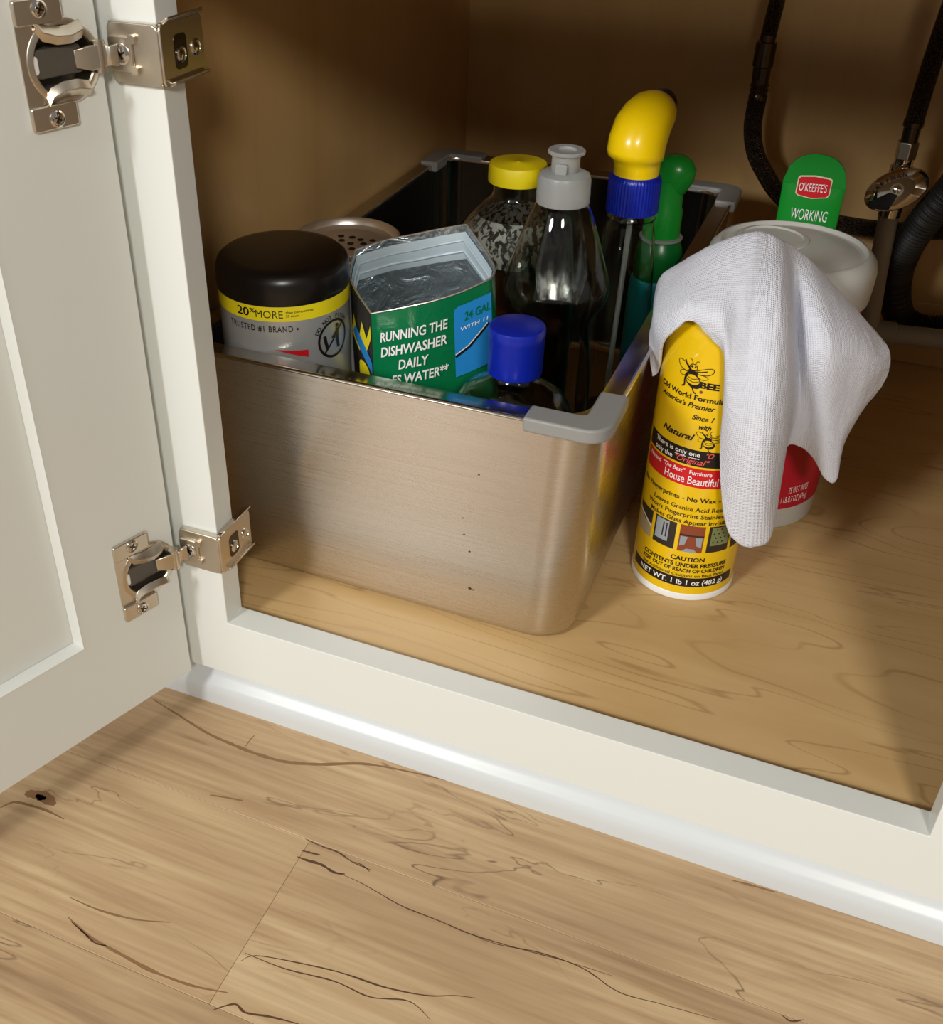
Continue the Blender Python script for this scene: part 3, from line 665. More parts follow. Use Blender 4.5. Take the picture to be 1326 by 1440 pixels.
build('swoosh', wrap(stroke2d([(0.0582, -0.0445), (0.0690, -0.0405), (LN - 0.003, -0.0295)], 0.0022), bag_fn, 0.0006, 0.002), m_ink, bag)
# left gusset print (yellow tips, blue flash, round badge)
GP = [[r[i % n] for i in range(44, 49)] for r in rows_]
def gus_fn(u, v, off):   # u 0..1 from the back fold to the front edge, v metres below the top edge
    x = min(max(u, 0), 0.999) * 4; i = int(x); a = x - i
    col = [r[i] * (1 - a) + r[i + 1] * a for r in GP]; h = (col[0] - col[-1]).length; tt = min(max(-v / h, 0), 1) * 14; k = min(int(tt), 13)
    p = col[k] * (1 - (tt - k)) + col[k + 1] * (tt - k); tg_ = GP[0][4] - GP[0][0]; nrm = Vector((tg_.y, -tg_.x, 0)).normalized()
    return tuple(p + nrm * (off + 0.0004))
def gw(g, off): return wrap(g, gus_fn, off, 0.12)
build('yellow_print', join(gw(poly2d([(0.05, -0.036), (0.22, -0.020), (0.40, -0.034), (0.55, -0.016), (0.72, -0.024), (0.95, -0.010), (0.98, -0.018), (0.70, -0.034), (0.50, -0.030), (0.42, -0.042)][::-1]), 0.0003), gw(ering2d(0.62, -0.058, 0.24, 0.0075, 0.010, n=24), 0.0003)), m_yellow_label, bag)
build('blue_print', gw(poly2d([(0.15, -0.034), (0.45, -0.040), (0.98, -0.046), (0.98, -0.037), (0.55, -0.030), (0.30, -0.026)]), 0.0004), m_bag_blue, bag)
build('badge_lettering', gw(fit_text('REF', 0.42, -0.0600, 0.40, 0.0055, 0, 0.02), 0.0006), m_yellow_label, bag)

# clear bottle with yellow screw cap
def shell(c, prof, th, parent, name, m, seg=64, sy=1.0):
    inner_ = [(max(r - th, 0.0001), z + (th if i == 0 else 0)) for i, (r, z) in enumerate(prof)]
    inner_[0] = (0.0001, prof[0][1] + th); inner_.insert(1, (max(prof[1][0] - th, 0.0001), prof[0][1] + th))
    p = list(prof) + inner_[::-1]
    return build(name, lathe(c, p, seg, sy, cap0=False, cap1=False), m, parent, smooth=50)
def smooth_prof(prof, per=5): return [(max(p.x, 0.0001), p.z) for p in spline([(r, 0, z) for r, z in prof], per)]
YC = (0.0950, 0.3080)
yb = empty('clear_bottle', (*YC, BF), 'wide clear bottle with yellow screw cap and dark brown liquid', 'bottle')
ybp = [(0.0001, BF), (0.050, BF), (0.0535, BF + 0.004), (0.054, BF + 0.02), (0.0540, 0.165), (0.0525, 0.180), (0.046, 0.193), (0.036, 0.206), (0.0255, 0.217), (0.0195, 0.223), (0.0185, 0.227), (0.0185, 0.240)]
shell(YC, ybp, 0.0010, yb, 'bottle_wall', m_clear)
build('liquid', lathe(YC, [(0.001, BF + 0.0015), (0.0505, BF + 0.0015), (0.0522, BF + 0.006), (0.0524, 0.165), (0.0512, 0.178), (0.001, 0.178)]), m_liquid, yb)
build('inside_label', lathe(YC, [(0.0498, 0.1815), (0.0440, 0.1932), (0.0345, 0.2055), (0.0300, 0.2100)], 64, cap0=False, cap1=False), m_flecks, yb)
build('cap', lathe(YC, [(0.0195, 0.2352), (0.0225, 0.2352), (0.0227, 0.2370), (0.0224, 0.2470), (0.0215, 0.2488), (0.0195, 0.2494), (0.0015, 0.2492), (0.0008, 0.2497), (0.0001, 0.2498)], 72), m_yellow_cap, yb)

# clear squeeze bottle with frosted push-pull cap
WC = (0.1525, 0.2320)
wb = empty('squeeze_bottle', (*WC, BF), 'clear waisted squeeze bottle with frosted push-pull cap', 'bottle')
wp = smooth_prof([(0.0001, BF), (0.030, BF), (0.0335, BF + 0.006), (0.0335, 0.06), (0.0315, 0.11), (0.0290, 0.140), (0.0270, 0.158), (0.0300, 0.168), (0.0360, 0.1790), (0.0383, 0.1880), (0.0370, 0.1960), (0.0310, 0.2150), (0.0240, 0.2360), (0.0190, 0.2475), (0.0165, 0.2500), (0.0165, 0.2540)], 4)
wp[0] = (0.0001, BF)
shell(WC, [(0.0001, BF), (0.030, BF)] + wp[6:], 0.0010, wb, 'bottle_wall', m_clear)
build('soap_film', lathe(WC, [(0.001, BF + 0.0015), (0.0285, BF + 0.0015), (0.0315, BF + 0.008), (0.0312, 0.035), (0.001, 0.035)]), m_liquid, wb)
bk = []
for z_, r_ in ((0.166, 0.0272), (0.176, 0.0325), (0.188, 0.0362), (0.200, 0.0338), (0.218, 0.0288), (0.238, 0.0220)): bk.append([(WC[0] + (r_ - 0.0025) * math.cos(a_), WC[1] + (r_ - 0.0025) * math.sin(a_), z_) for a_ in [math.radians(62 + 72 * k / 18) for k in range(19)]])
build('painted_reflection_sheet', loft([b_[::-1] for b_ in bk], False, False, False), m_silver, wb, smooth=60, label='added silver sheet inside the bottle, painted with reflection streaks')  # added sheet inside the bottle; its streaks stand in for reflected light
build('collar', lathe(WC, [(0.0170, 0.2500), (0.0184, 0.2502), (0.0186, 0.2520), (0.0183, 0.2545), (0.0186, 0.2560), (0.0183, 0.2585), (0.0182, 0.2660), (0.0170, 0.2695), (0.0120, 0.2718), (0.001, 0.2720)], 64), m_frost, wb)
build('nozzle', lathe(WC, [(0.0098, 0.2715), (0.0095, 0.2800), (0.0098, 0.2825), (0.0125, 0.2835), (0.0127, 0.2850), (0.0120, 0.2858), (0.0070, 0.2856), (0.0060, 0.2840), (0.001, 0.2838)], 48), m_frost, wb)
build('spout_latch', box(WC[0] - 0.0042, WC[0] + 0.0042, WC[1] - 0.0118, WC[1] - 0.0085, 0.2700, 0.2785), m_frost, wb, bevel=0.0008)

# spray bottle, yellow head on ribbed blue collar
PC = (0.1855, 0.3070)
sb = empty('spray_bottle', (*PC, BF), 'clear glass spray bottle with yellow trigger head and blue collar', 'spray bottle')
pp = [(0.0001, BF), (0.024, BF), (0.0262, BF + 0.005), (0.0262, 0.085), (0.0250, 0.120), (0.0232, 0.160), (0.0212, 0.190), (0.0195, 0.2080), (0.0180, 0.2150), (0.0172, 0.2180), (0.0183, 0.2200), (0.0172, 0.2220), (0.0165, 0.2240), (0.0165, 0.2300)]
shell(PC, pp, 0.0013, sb, 'bottle_wall', m_clear)
build('dip_tube', cylinder((PC[0] - 0.003, PC[1] - 0.004, 0.02), (PC[0], PC[1], 0.228), 0.0021, seg=14), m_frost, sb)
build('liquid', lathe(PC, [(0.001, BF + 0.0018), (0.0225, BF + 0.0018), (0.0242, BF + 0.008), (0.0242, 0.055), (0.001, 0.055)]), m_liquid, sb)
rings = []
for r_, z in ((0.0180, 0.2248), (0.0188, 0.2250), (0.0188, 0.2480), (0.0182, 0.2510), (0.0170, 0.2525)):
    rings.append([(PC[0] + (r_ + (0.0006 if (i % 4) < 2 and r_ > 0.0185 else 0)) * math.cos(2 * PI * i / 192), PC[1] + (r_ + (0.0006 if (i % 4) < 2 and r_ > 0.0185 else 0)) * math.sin(2 * PI * i / 192), z) for i in range(192)])
build('collar', loft(rings), m_blue, sb, smooth=50)
secs = [((0.1855, 0.3070, 0.2515), 0.0165, 0.0165, 0.0), ((0.1855, 0.3070, 0.2590), 0.0166, 0.0168, 0.0), ((0.1850, 0.3065, 0.2625), 0.0172, 0.0172, 0.05), ((0.1842, 0.3050, 0.2645), 0.0198, 0.0205, 0.10), ((0.1838, 0.3050, 0.2680), 0.0205, 0.0215, 0.15),
        ((0.1838, 0.3075, 0.2755), 0.0205, 0.0220, 0.28), ((0.1850, 0.3135, 0.2850), 0.0202, 0.0210, 0.50), ((0.1870, 0.3210, 0.2905), 0.0192, 0.0188, 0.75), ((0.1890, 0.3275, 0.2935), 0.0175, 0.0165, 0.98), ((0.1905, 0.3335, 0.2945), 0.0150, 0.0135, 1.15), ((0.1912, 0.3375, 0.2945), 0.0125, 0.0115, 1.25)]
hd = Vector((0.28, 0.96, 0)).normalized(); sd = Vector((hd.y, -hd.x, 0))
def head_ring(c_, a, b, tl, n_=32):
    ax = (hd * math.cos(tl) - Vector((0, 0, 1)) * math.sin(tl)); c_ = Vector(c_)
    return [c_ + sd * a * math.cos(2 * PI * k / n_) + ax * b * math.sin(2 * PI * k / n_) for k in range(n_)]
build('trigger_head', loft([head_ring(*s) for s in secs]), m_yellow, sb, smooth=60)
nz = Vector((0.1912, 0.3375, 0.2945)); nd = (hd * math.sin(1.35) + Vector((0, 0, 1)) * math.cos(1.35)).normalized()
build('nozzle', tube([nz - nd * 0.002, nz + nd * 0.003, nz + nd * 0.007], [0.0112, 0.0108, 0.0098], 24), m_black, sb)
tp = [nz + Vector((0, 0, -0.008)) - nd * 0.006, nz + Vector((0.001, 0.004, -0.025)), nz + Vector((0.0, 0.0, -0.045)), nz + Vector((-0.001, -0.004, -0.060))]
build('trigger', tube(spline(tp, 5), 0.0035, 10), m_yellow, sb)

# green pump bottle behind it
GC = (0.1985, 0.3760)
gb = empty('pump_bottle', (*GC, BF), 'green pump bottle with turquoise body behind the spray bottle', 'bottle')
build('bottle_body', lathe(GC, smooth_prof([(0.001, BF), (0.0200, BF), (0.0215, BF + 0.006), (0.0215, 0.10), (0.0212, 0.130), (0.0205, 0.146), (0.018, 0.1505)], 4)), m_cyan, gb)
build('shoulder', lathe(GC, smooth_prof([(0.0185, 0.150), (0.0188, 0.160), (0.0180, 0.172), (0.0150, 0.180), (0.0145, 0.182)], 4)), m_green_dark, gb)
build('drip_skirt', lathe(GC, [(0.0148, 0.1815), (0.0165, 0.1822), (0.0165, 0.1838), (0.0135, 0.1845)]), m_frost, gb)
build('pump_stem', lathe(GC, [(0.0140, 0.1840), (0.0138, 0.2050), (0.0125, 0.2080), (0.0115, 0.2300)]), m_green, gb)
hrings = []
for k, (dx, z, a, b) in enumerate(((-0.002, 0.2120, 0.0095, 0.0100), (0.000, 0.2200, 0.0120, 0.0135), (0.002, 0.2290, 0.0130, 0.0165), (0.0035, 0.2380, 0.0125, 0.0160), (0.0035, 0.2450, 0.0100, 0.0120), (0.0030, 0.2485, 0.0050, 0.0060))):
    hrings.append([(GC[0] + dx + b * math.cos(2 * PI * i / 28), GC[1] + 0.002 + a * math.sin(2 * PI * i / 28), z) for i in range(28)])
build('pump_head', loft(hrings), m_green, gb, smooth=60)

# blue capped clear bottle in the front corner
BC = (0.1630, 0.1112)
bb = empty('blue_capped_bottle', (*BC, BF), 'low clear bottle with flat royal blue cap by the front rim', 'bottle')
bp = smooth_prof([(0.0001, BF), (0.036, BF), (0.0405, BF + 0.006), (0.041, 0.05), (0.0405, 0.135), (0.0390, 0.152), (0.0330, 0.1640), (0.0240, 0.1705), (0.0172, 0.1745), (0.0155, 0.1780), (0.0155, 0.184)], 4)
shell(BC, [(0.0001, BF), (0.036, BF)] + bp[6:], 0.0010, bb, 'bottle_wall', m_clear, sy=0.78)
build('liquid', lathe(BC, [(0.001, BF + 0.0015), (0.0345, BF + 0.0015), (0.0388, BF + 0.008), (0.0388, 0.118), (0.001, 0.118)], sy=0.76), m_liquid, bb)
build('cap', lathe(BC, [(0.0160, 0.1790), (0.0173, 0.1792), (0.0174, 0.1810), (0.0176, 0.2030), (0.0179, 0.2040), (0.0179, 0.2085), (0.0172, 0.2105), (0.0150, 0.2112), (0.001, 0.2110)], 72), m_blue, bb)

# ------------------------------------------------------------------ spray can beside the bin
CC, CR = (0.2781, 0.1965), 0.0370
can = empty('spray_can', (*CC, CF), 'yellow furniture polish spray can with black lettering, half covered by the towel', 'spray can')
build('can_body', lathe(CC, [(CR - 0.0012, CF + 0.005), (CR, CF + 0.006), (CR, 0.198), (CR - 0.0012, 0.2035), (CR - 0.005, 0.211), (CR - 0.0115, 0.2175), (0.022, 0.2195), (0.001, 0.2195)], 96), m_can_yellow, can)
build('base_rim', lathe(CC, [(CR - 0.004, CF), (CR - 0.0004, CF), (CR + 0.0006, CF + 0.001), (CR + 0.0007, CF + 0.0045), (CR - 0.0002, CF + 0.0058), (CR - 0.003, CF + 0.006)], 96), m_white_can, can)
build('cap', lathe(CC, [(0.0200, 0.2192), (0.0195, 0.228), (0.0160, 0.2320), (0.001, 0.2325)], 48), m_can_yellow, can)
cf = cyl_fn(CC, CR, -84.4)
def cw(gs, off=0.0003, umax=None): return join(*[wrap(x, cf, off, 0.0025, umax) for x in gs])
def T_(body, u0, z, wdt, h, **k): return fit_text(body, u0, z, wdt, h, **k)
def bee(cu, cv, s, rot=0.0):
    L = []
    def tr(p): return (cu + s * p[0], cv + s * p[1])
    def st(pts, w_, closed=False): L.append(stroke2d([tr(p) for p in pts], w_ * s, closed))
    def curve(pts): return [(p.x, p.y) for p in spline([(a, b, 0) for a, b in pts], 5)]
    st(curve([(-0.12, 0.22), (-0.45, 0.52), (-0.92, 0.62), (-1.0, 0.42), (-0.75, 0.12), (-0.30, 0.02)]), 0.045)          # left wings
    st(curve([(-0.30, 0.02), (-0.70, -0.02), (-0.80, -0.22), (-0.55, -0.30), (-0.25, -0.12)]), 0.04)
    st(curve([(0.22, 0.20), (0.65, 0.42), (1.10, 0.55), (1.22, 0.36), (0.95, 0.10), (0.35, 0.02)]), 0.045)               # right wings
    st(curve([(0.35, 0.02), (0.80, 0.0), (0.95, -0.15), (0.60, -0.26), (0.28, -0.08)]), 0.04)
    st([(-0.15, 0.18), (-0.45, 0.48), (-0.55, 0.70)], 0.09); st([(0.25, 0.14), (0.62, 0.24), (0.85, 0.33)], 0.07)
    L.append(ering2d(*tr((0.02, 0.38)), 0.24 * s, 0.20 * s, 0.05 * s, n=20))                                             # head
    L.append(ell2d(*tr((-0.08, 0.42)), 0.07 * s, 0.08 * s, n=12)); L.append(ell2d(*tr((0.13, 0.42)), 0.05 * s, 0.07 * s, n=12))
    st(curve([(-0.06, 0.56), (-0.12, 0.80), (-0.30, 0.86)]), 0.04); st(curve([(0.10, 0.56), (0.20, 0.80), (0.34, 0.78)]), 0.04)
    L.append(poly2d([tr(p) for p in [(-0.26, 0.20), (-0.30, -0.06), (0.34, -0.10), (0.30, 0.16)]]))                       # thorax
    L.append(ering2d(*tr((0.10, -0.45)), 0.46 * s, 0.38 * s, 0.05 * s, -0.5, n=28))                                       # abdomen
    st(curve([(-0.32, -0.26), (0.05, -0.36), (0.45, -0.22)]), 0.04); st(curve([(-0.28, -0.42), (0.10, -0.54), (0.52, -0.38)]), 0.04)
    L.append(poly2d([tr(p) for p in curve([(-0.22, -0.62), (0.10, -0.70), (0.42, -0.60), (0.58, -0.35), (0.66, -0.55), (0.50, -0.85), (0.15, -0.92), (-0.10, -0.82)])][::-1]))
    st(curve([(-0.32, -0.10), (-0.42, -0.45), (-0.40, -0.85), (-0.55, -0.98)]), 0.10); st(curve([(0.12, -0.85), (0.22, -1.10), (0.40, -1.22)]), 0.07); st([(-0.28, -0.05), (-0.40, -0.25)], 0.14)
    return L
build('bee_emblem', cw(bee(-0.0152, 0.1752, 0.0112)), m_ink, can)
txt = [T_('BEE', -0.0090, 0.1668, 0.0125, 0.0042, bold=0.05)]
txt += [T_('Old World Formula', -0.0405, 0.1572, 0.0490, 0.0036, bold=0.03), T_("America's Premier", -0.0385, 0.1512, 0.0420, 0.0036, shear=0.35, bold=0.025),
        T_('Since 1', -0.0105, 0.1432, 0.0145, 0.0036, shear=0.35, bold=0.025), T_('with', -0.0050, 0.1370, 0.0080, 0.0036, shear=0.35, bold=0.025), T_('Natural', -0.0320, 0.1272, 0.0255, 0.0048, shear=0.35, bold=0.025)]
build('bee_emblem', cw(bee(0.0020, 0.1300, 0.0078)), m_ink, can)
txt += [T_('No Fingerprints - No Wax -', -0.0455, 0.0800, 0.0640, 0.0036, bold=0.02), T_('Leaves Granite Acid Resistant', -0.0300, 0.0722, 0.0620, 0.0034, bold=0.012), T_("Won't Fingerprint Stainless", -0.0350, 0.0666, 0.0600, 0.0034, bold=0.012),
        T_('Makes Glass Appear Invisible', -0.0315, 0.0612, 0.0610, 0.0034, bold=0.012), T_('CAUTION', -0.0090, 0.0293, 0.0240, 0.0036, bold=0.03), T_('CONTENTS UNDER PRESSURE', -0.0315, 0.0240, 0.0650, 0.0034, bold=0.03),
        T_('KEEP OUT OF REACH OF CHILDREN', -0.0320, 0.0196, 0.0650, 0.0030, bold=0.03), T_('See Additional Cautions on Back Panel', -0.0315, 0.0155, 0.0640, 0.0026, bold=0.01)]
for g_ in txt: build('lettering', cw([g_]), m_ink, can)
build('registered_dot', cw([ell2d(-0.0075, 0.1638, 0.0011, 0.0011, n=14)], 0.0003), m_brown_ink, can)
band = [(-0.0470, 0.1082), (0.045, 0.1082), (0.045, 0.1206), (-0.0470, 0.1206)]
build('black_band', cw([poly2d(band)], 0.00015), m_ink, can)
red = [(-0.0430, 0.0916), (0.045, 0.0916), (0.045, 0.1066), (-0.0445, 0.1066), (-0.0462, 0.1058), (-0.0468, 0.1040), (-0.0462, 0.0936), (-0.0452, 0.0922)]
build('red_band', cw([poly2d(red)], 0.00015), m_red_ink, can)
build('net_weight_band', cw([rect2d(-0.0440, 0.0430, 0.0066, 0.0146)], 0.00015), m_ink, can)
wt = [T_('There is', -0.0375, 0.1158, 0.0175, 0.0034, bold=0.015), T_('only one', -0.0185, 0.1158, 0.0175, 0.0034, bold=0.015), rect2d(-0.0185, -0.0105, 0.1140, 0.1145), rect2d(-0.0090, -0.0012, 0.1140, 0.1145),
      T_('only the', -0.0370, 0.1100, 0.0170, 0.0034, bold=0.015), T_('Named', -0.0420, 0.1015, 0.0130, 0.0032, bold=0.015), T_('"The Best"', -0.0265, 0.1015, 0.0175, 0.0034, shear=0.3), T_('Furniture', -0.0060, 0.1015, 0.0150, 0.0032, bold=0.015),
      T_('House Beautiful', -0.0240, 0.0938, 0.0380, 0.0062, bold=0.005), T_('NET WT. 1 lb 1 oz (482 g)', -0.0330, 0.0084, 0.0660, 0.0042, bold=0.015)]
for g_ in wt: build('lettering', cw([g_]), m_white_ink, can)
for g_ in [T_('"Original"', -0.0180, 0.1098, 0.0240, 0.0042, shear=0.35), T_('"O', 0.0030, 0.1158, 0.0050, 0.0038, shear=0.35)]: build('lettering', cw([g_]), m_pink_ink, can)
for k, u0 in enumerate((-0.0455, -0.0255, -0.0055, 0.0145, 0.0345)):
    wd = 0.0172; z0, z1 = 0.0374, 0.0600; u1 = u0 + wd
    ph = build('photo_print', cw([rect2d(u0, u1, z0, z1)], 0.00015), (m_photo_tan, m_photo_dark, m_photo_wood, m_photo_dark, m_photo_dark)[k], can)
    if k == 0:
        build('print_detail', cw([poly2d([(u0, z1 - 0.004), (u0, z1), (u1, z1), (u1, z0 + 0.012), (u0 + 0.009, z1 - 0.011)])], 0.0003), m_photo_dark, ph)
        build('print_detail', cw([stroke2d([(u0, z1 - 0.006), (u0 + 0.008, z1 - 0.008), (u1, z0 + 0.010)], 0.0014)], 0.0004), m_white_can, ph)
    elif k == 1:
        build('print_detail', cw([rect2d(u0 + 0.0015, u1 - 0.0015, z0 + 0.0045, z1 - 0.001)], 0.0003), m_photo_steel, ph)
        build('print_detail', cw([stroke2d([(u0 + wd / 2 - 0.0012, z0 + 0.008), (u0 + wd / 2 - 0.0008, z1 - 0.003)], 0.0010), stroke2d([(u0 + wd / 2 + 0.0016, z0 + 0.008), (u0 + wd / 2 + 0.0016, z1 - 0.003)], 0.0010), rect2d(u0 + 0.012, u1 - 0.0015, z0 + 0.0045, z1 - 0.001)], 0.0004), m_photo_dark, ph)
    elif k == 2:
        build('print_detail', cw([poly2d([(u0 + 0.001, z0 + 0.0045), (u0 + 0.0045, z0 + 0.006), (u0 + 0.006, z0 + 0.013), (u0 + 0.001, z0 + 0.013)]), poly2d([(u1 - 0.001, z0 + 0.0045), (u1 - 0.001, z0 + 0.013), (u1 - 0.006, z0 + 0.013), (u1 - 0.0045, z0 + 0.006)]), poly2d([(u0 + 0.003, z0), (u1 - 0.003, z0), (u1 - 0.006, z0 + 0.003), (u0 + 0.006, z0 + 0.003)])], 0.0003), m_photo_steel, ph)
        build('print_detail', cw([rect2d(u0, u1, z0 + 0.0135, z0 + 0.0148)], 0.0003), m_photo_dark, ph)
    elif k == 3:
        build('print_detail', cw([rect2d(u0 + 0.002, u1 - 0.001, z0 + 0.006, z1 - 0.001)], 0.0003), m_photo_green, ph)
        build('print_detail', cw([ell2d(u0 + 0.004 + 0.0035 * i + (0.0017 if j % 2 else 0), z0 + 0.009 + 0.0036 * j, 0.0007, 0.0007, n=8) for i in range(4) for j in range(4) if u0 + 0.004 + 0.0035 * i + 0.0017 < u1 - 0.001], 0.0004), m_photo_dark, ph)

# ------------------------------------------------------------------ wipes tub with cloudy lid
TC, TR = (0.3035, 0.3205), 0.0560
tub = empty('wipes_tub', (*TC, CF), 'white plastic wipes tub with red label and cloudy domed lid', 'tub')
build('body', lathe(TC, [(0.001, CF), (TR - 0.004, CF), (TR - 0.0005, CF + 0.004), (TR, 0.178), (TR - 0.004, 0.186)], 96), m_translucent, tub)
tf_ = cyl_fn(TC, TR, -44)
build('red_label', wrap(rect2d(-0.12, 0.12, 0.016, 0.177), tf_, 0.0003, 0.004), m_redlabel, tub)
for x in [fit_text('75 WET WIPES', -0.0060, 0.0300, 0.0190, 0.0058, bold=-0.005), fit_text('1 LB 0.7 OZ (474 g)', -0.0110, 0.0215, 0.0250, 0.0058, bold=-0.005)]: build('lettering', wrap(x, tf_, 0.0005, 0.002), m_white_ink, tub)
LR = 0.0600
build('lid', lathe(TC, [(LR - 0.003, 0.1775), (LR - 0.0010, 0.1775), (LR - 0.0006, 0.1795), (LR, 0.1920), (LR, 0.1990), (LR - 0.0015, 0.2055), (LR - 0.006, 0.2105), (LR - 0.0085, 0.2110), (LR - 0.0105, 0.2085), (LR - 0.013, 0.2080), (LR - 0.015, 0.2090), (LR - 0.030, 0.2105), (0.001, 0.2110)], 96), m_translucent, tub)
build('lid_tab', lathe((TC[0] - 0.016, TC[1] + 0.010), [(0.026, 0.2095), (0.0255, 0.2115), (0.0225, 0.2120), (0.0215, 0.2108), (0.001, 0.2110)], 48), m_translucent, tub)

# ------------------------------------------------------------------ green hand-cream tube behind the tub
HC = Vector((0.3040, 0.4200, 0))
hc = empty('cream_tube', (HC.x, HC.y, CF), 'bright green hand cream tube standing behind the wipes tub', 'tube')
tr_ = []
for z, a, b in ((0.026, 0.0200, 0.0190), (0.06, 0.0215, 0.0175), (0.12, 0.0225, 0.0120), (0.18, 0.0232, 0.0065), (0.215, 0.0236, 0.0030), (0.2255, 0.0238, 0.0012)):
    tr_.append([(HC.x + a * math.cos(2 * PI * i / 40), HC.y + b * math.sin(2 * PI * i / 40), z) for i in range(40)])
build('tube_body', loft(tr_), m_green, hc, smooth=60)
cr = [(-0.0238, 0.2255)] + [(-0.0238 + 0.0476 * k / 16, 0.2275 + 0.0225 * math.sqrt(max(0, 1 - (abs(k - 8) / 8) ** 2.3))) for k in range(17)] + [(0.0238, 0.2255)]
build('crimped_end', loft([[(HC.x + a, y, z) for a, z in cr] for y in (HC.y - 0.0011, HC.y + 0.0011)]), m_green, hc, smooth=30, bevel=0.0003)
build('cap', lathe((HC.x, HC.y), [(0.017, CF), (0.0205, CF), (0.0208, 0.0255), (0.0190, 0.0262)]), m_white_can, hc)
def tube_fn(u, v, off):
    pts = ((0.12, 0.0120), (0.18, 0.0065), (0.215, 0.0030), (0.2255, 0.0012), (0.26, 0.0011)); b = 0.0011
    for (z0, b0), (z1, b1) in zip(pts[:-1], pts[1:]):
        if z0 <= v <= z1: b = b0 + (b1 - b0) * (v - z0) / (z1 - z0)
    x = max(-0.98, min(0.98, u / 0.0236)); return (HC.x + u, HC.y - b * (math.sqrt(1 - x * x) if v < 0.2255 else 1) - off, v)
plate = [(-0.0118, 0.2195), (-0.0100, 0.2180), (0.0, 0.2168), (0.0108, 0.2185), (0.0122, 0.2205), (0.0122, 0.2310), (0.0105, 0.2322), (0.0, 0.2330), (-0.0105, 0.2318), (-0.0118, 0.2302)]
build('name_plate_border', wrap(poly2d([(u * 1.08, 0.2248 + (v - 0.2248) * 1.12) for u, v in plate]), tube_fn, 0.0006, 0.002), m_cream, hc)
build('name_plate', wrap(poly2d(plate), tube_fn, 0.0014, 0.002), m_red_ink, hc)
build('lettering', wrap(fit_text("O'KEEFFE'S", -0.0105, 0.2215, 0.0210, 0.0062, bold=0.0, rot=0.03), tube_fn, 0.0026, 0.002), m_white_ink, hc)
build('lettering', wrap(fit_text('WORKING', -0.0130, 0.1990, 0.0280, 0.0085, bold=0.0), tube_fn, 0.0008, 0.002), m_white_ink, hc)

# ------------------------------------------------------------------ plumbing at the back wall
def ribbed(path, r, amp, pitch):
    P = spline(path, 60); out, rad = [P[0]], [r]; acc = 0
    for a, b in zip(P[:-1], P[1:]):
        acc += (b - a).length; out.append(b); rad.append(r + amp * math.sin(2 * PI * acc / pitch))
    return tube(out, rad, 20)
h1 = empty('supply_hose', (0.2320, 0.59, 0.14), 'braided steel supply hose hanging in a curve above the green tube', 'hose')
build('upper_braid', tube(spline([(0.250, 0.585, 0.62), (0.244, 0.588, 0.45), (0.2350, 0.59, 0.345), (0.2316, 0.59, 0.3000)], 8), 0.0068, 16), m_braid, h1)
build('coupling', tube([(0.2318, 0.59, 0.3020), (0.2312, 0.59, 0.2965), (0.2312, 0.59, 0.2955), (0.2310, 0.59, 0.2750), (0.2310, 0.59, 0.2740), (0.2312, 0.59, 0.2640)], [0.0070, 0.0070, 0.0092, 0.0092, 0.0080, 0.0078], 18), m_dark_metal, h1, smooth=30)
build('ferrule', tube([(0.2312, 0.59, 0.2660), (0.2314, 0.59, 0.2600), (0.2315, 0.59, 0.2585), (0.2316, 0.59, 0.2560), (0.2317, 0.59, 0.2540), (0.2318, 0.59, 0.2515), (0.2318, 0.59, 0.2490), (0.2318, 0.59, 0.2450)], [0.0074, 0.0076, 0.0086, 0.0076, 0.0086, 0.0076, 0.0086, 0.0080], 18), m_dark_metal, h1, smooth=30)
build('lower_braid', tube(spline([(0.2318, 0.59, 0.2470), (0.2316, 0.59, 0.2230), (0.2370, 0.59, 0.2010), (0.2480, 0.59, 0.1830), (0.2671, 0.592, 0.1610), (0.2950, 0.597, 0.1430), (0.3400, 0.600, 0.1375), (0.3900, 0.600, 0.1400), (0.4300, 0.600, 0.1460), (0.5400, 0.600, 0.150)], 8), 0.0082, 18), m_braid, h1)
h2 = empty('supply_hose', (0.3680, 0.56, 0.22), 'braided steel supply hose rising straight from the chrome stop valve', 'hose')
build('braid', tube(spline([(0.400, 0.555, 0.62), (0.384, 0.556, 0.45), (0.3730, 0.56, 0.345), (0.3690, 0.56, 0.290), (0.3672, 0.56, 0.2460)], 8), 0.0078, 16), m_braid, h2)
build('ferrule', tube([(0.3673, 0.56, 0.2480), (0.3671, 0.56, 0.2440), (0.3671, 0.56, 0.2430), (0.3672, 0.56, 0.2300)], [0.0085, 0.0085, 0.0072, 0.0070], 18), m_dark_metal, h2, smooth=30)
build('nut', tube([(0.3672, 0.56, 0.2310), (0.3672, 0.56, 0.2165)], 0.0092, 6), m_nickel, h2, smooth=20, bevel=0.0006)
vl = empty('stop_valve', (0.3670, 0.555, 0.16), 'chrome stop valve with oval handle on the grey riser pipe', 'valve')
build('valve_body', tube([(0.3672, 0.56, 0.2170), (0.3670, 0.56, 0.2100), (0.3668, 0.56, 0.2095), (0.3664, 0.56, 0.1720), (0.3662, 0.56, 0.1650)], [0.0080, 0.0080, 0.0098, 0.0102, 0.0095], 18), m_chrome, vl, smooth=30)
hc0 = Vector((0.3668, 0.5400, 0.1945)); hn = Vector((0.05, -0.93, 0.36)).normalized(); hl = Vector((0.84, 0.12, 0.50)); hl = (hl - hn * hl.dot(hn)).normalized(); hw = hn.cross(hl)
def hoval(a, b, h, n_=40): return [hc0 + hl * a * math.cos(2 * PI * k / n_) + hw * b * math.sin(2 * PI * k / n_) + hn * h for k in range(n_)]
build('stem', cylinder(hc0 + Vector((-0.0005, 0.018, -0.002)), hc0 - hn * 0.002, 0.0055), m_chrome, vl)
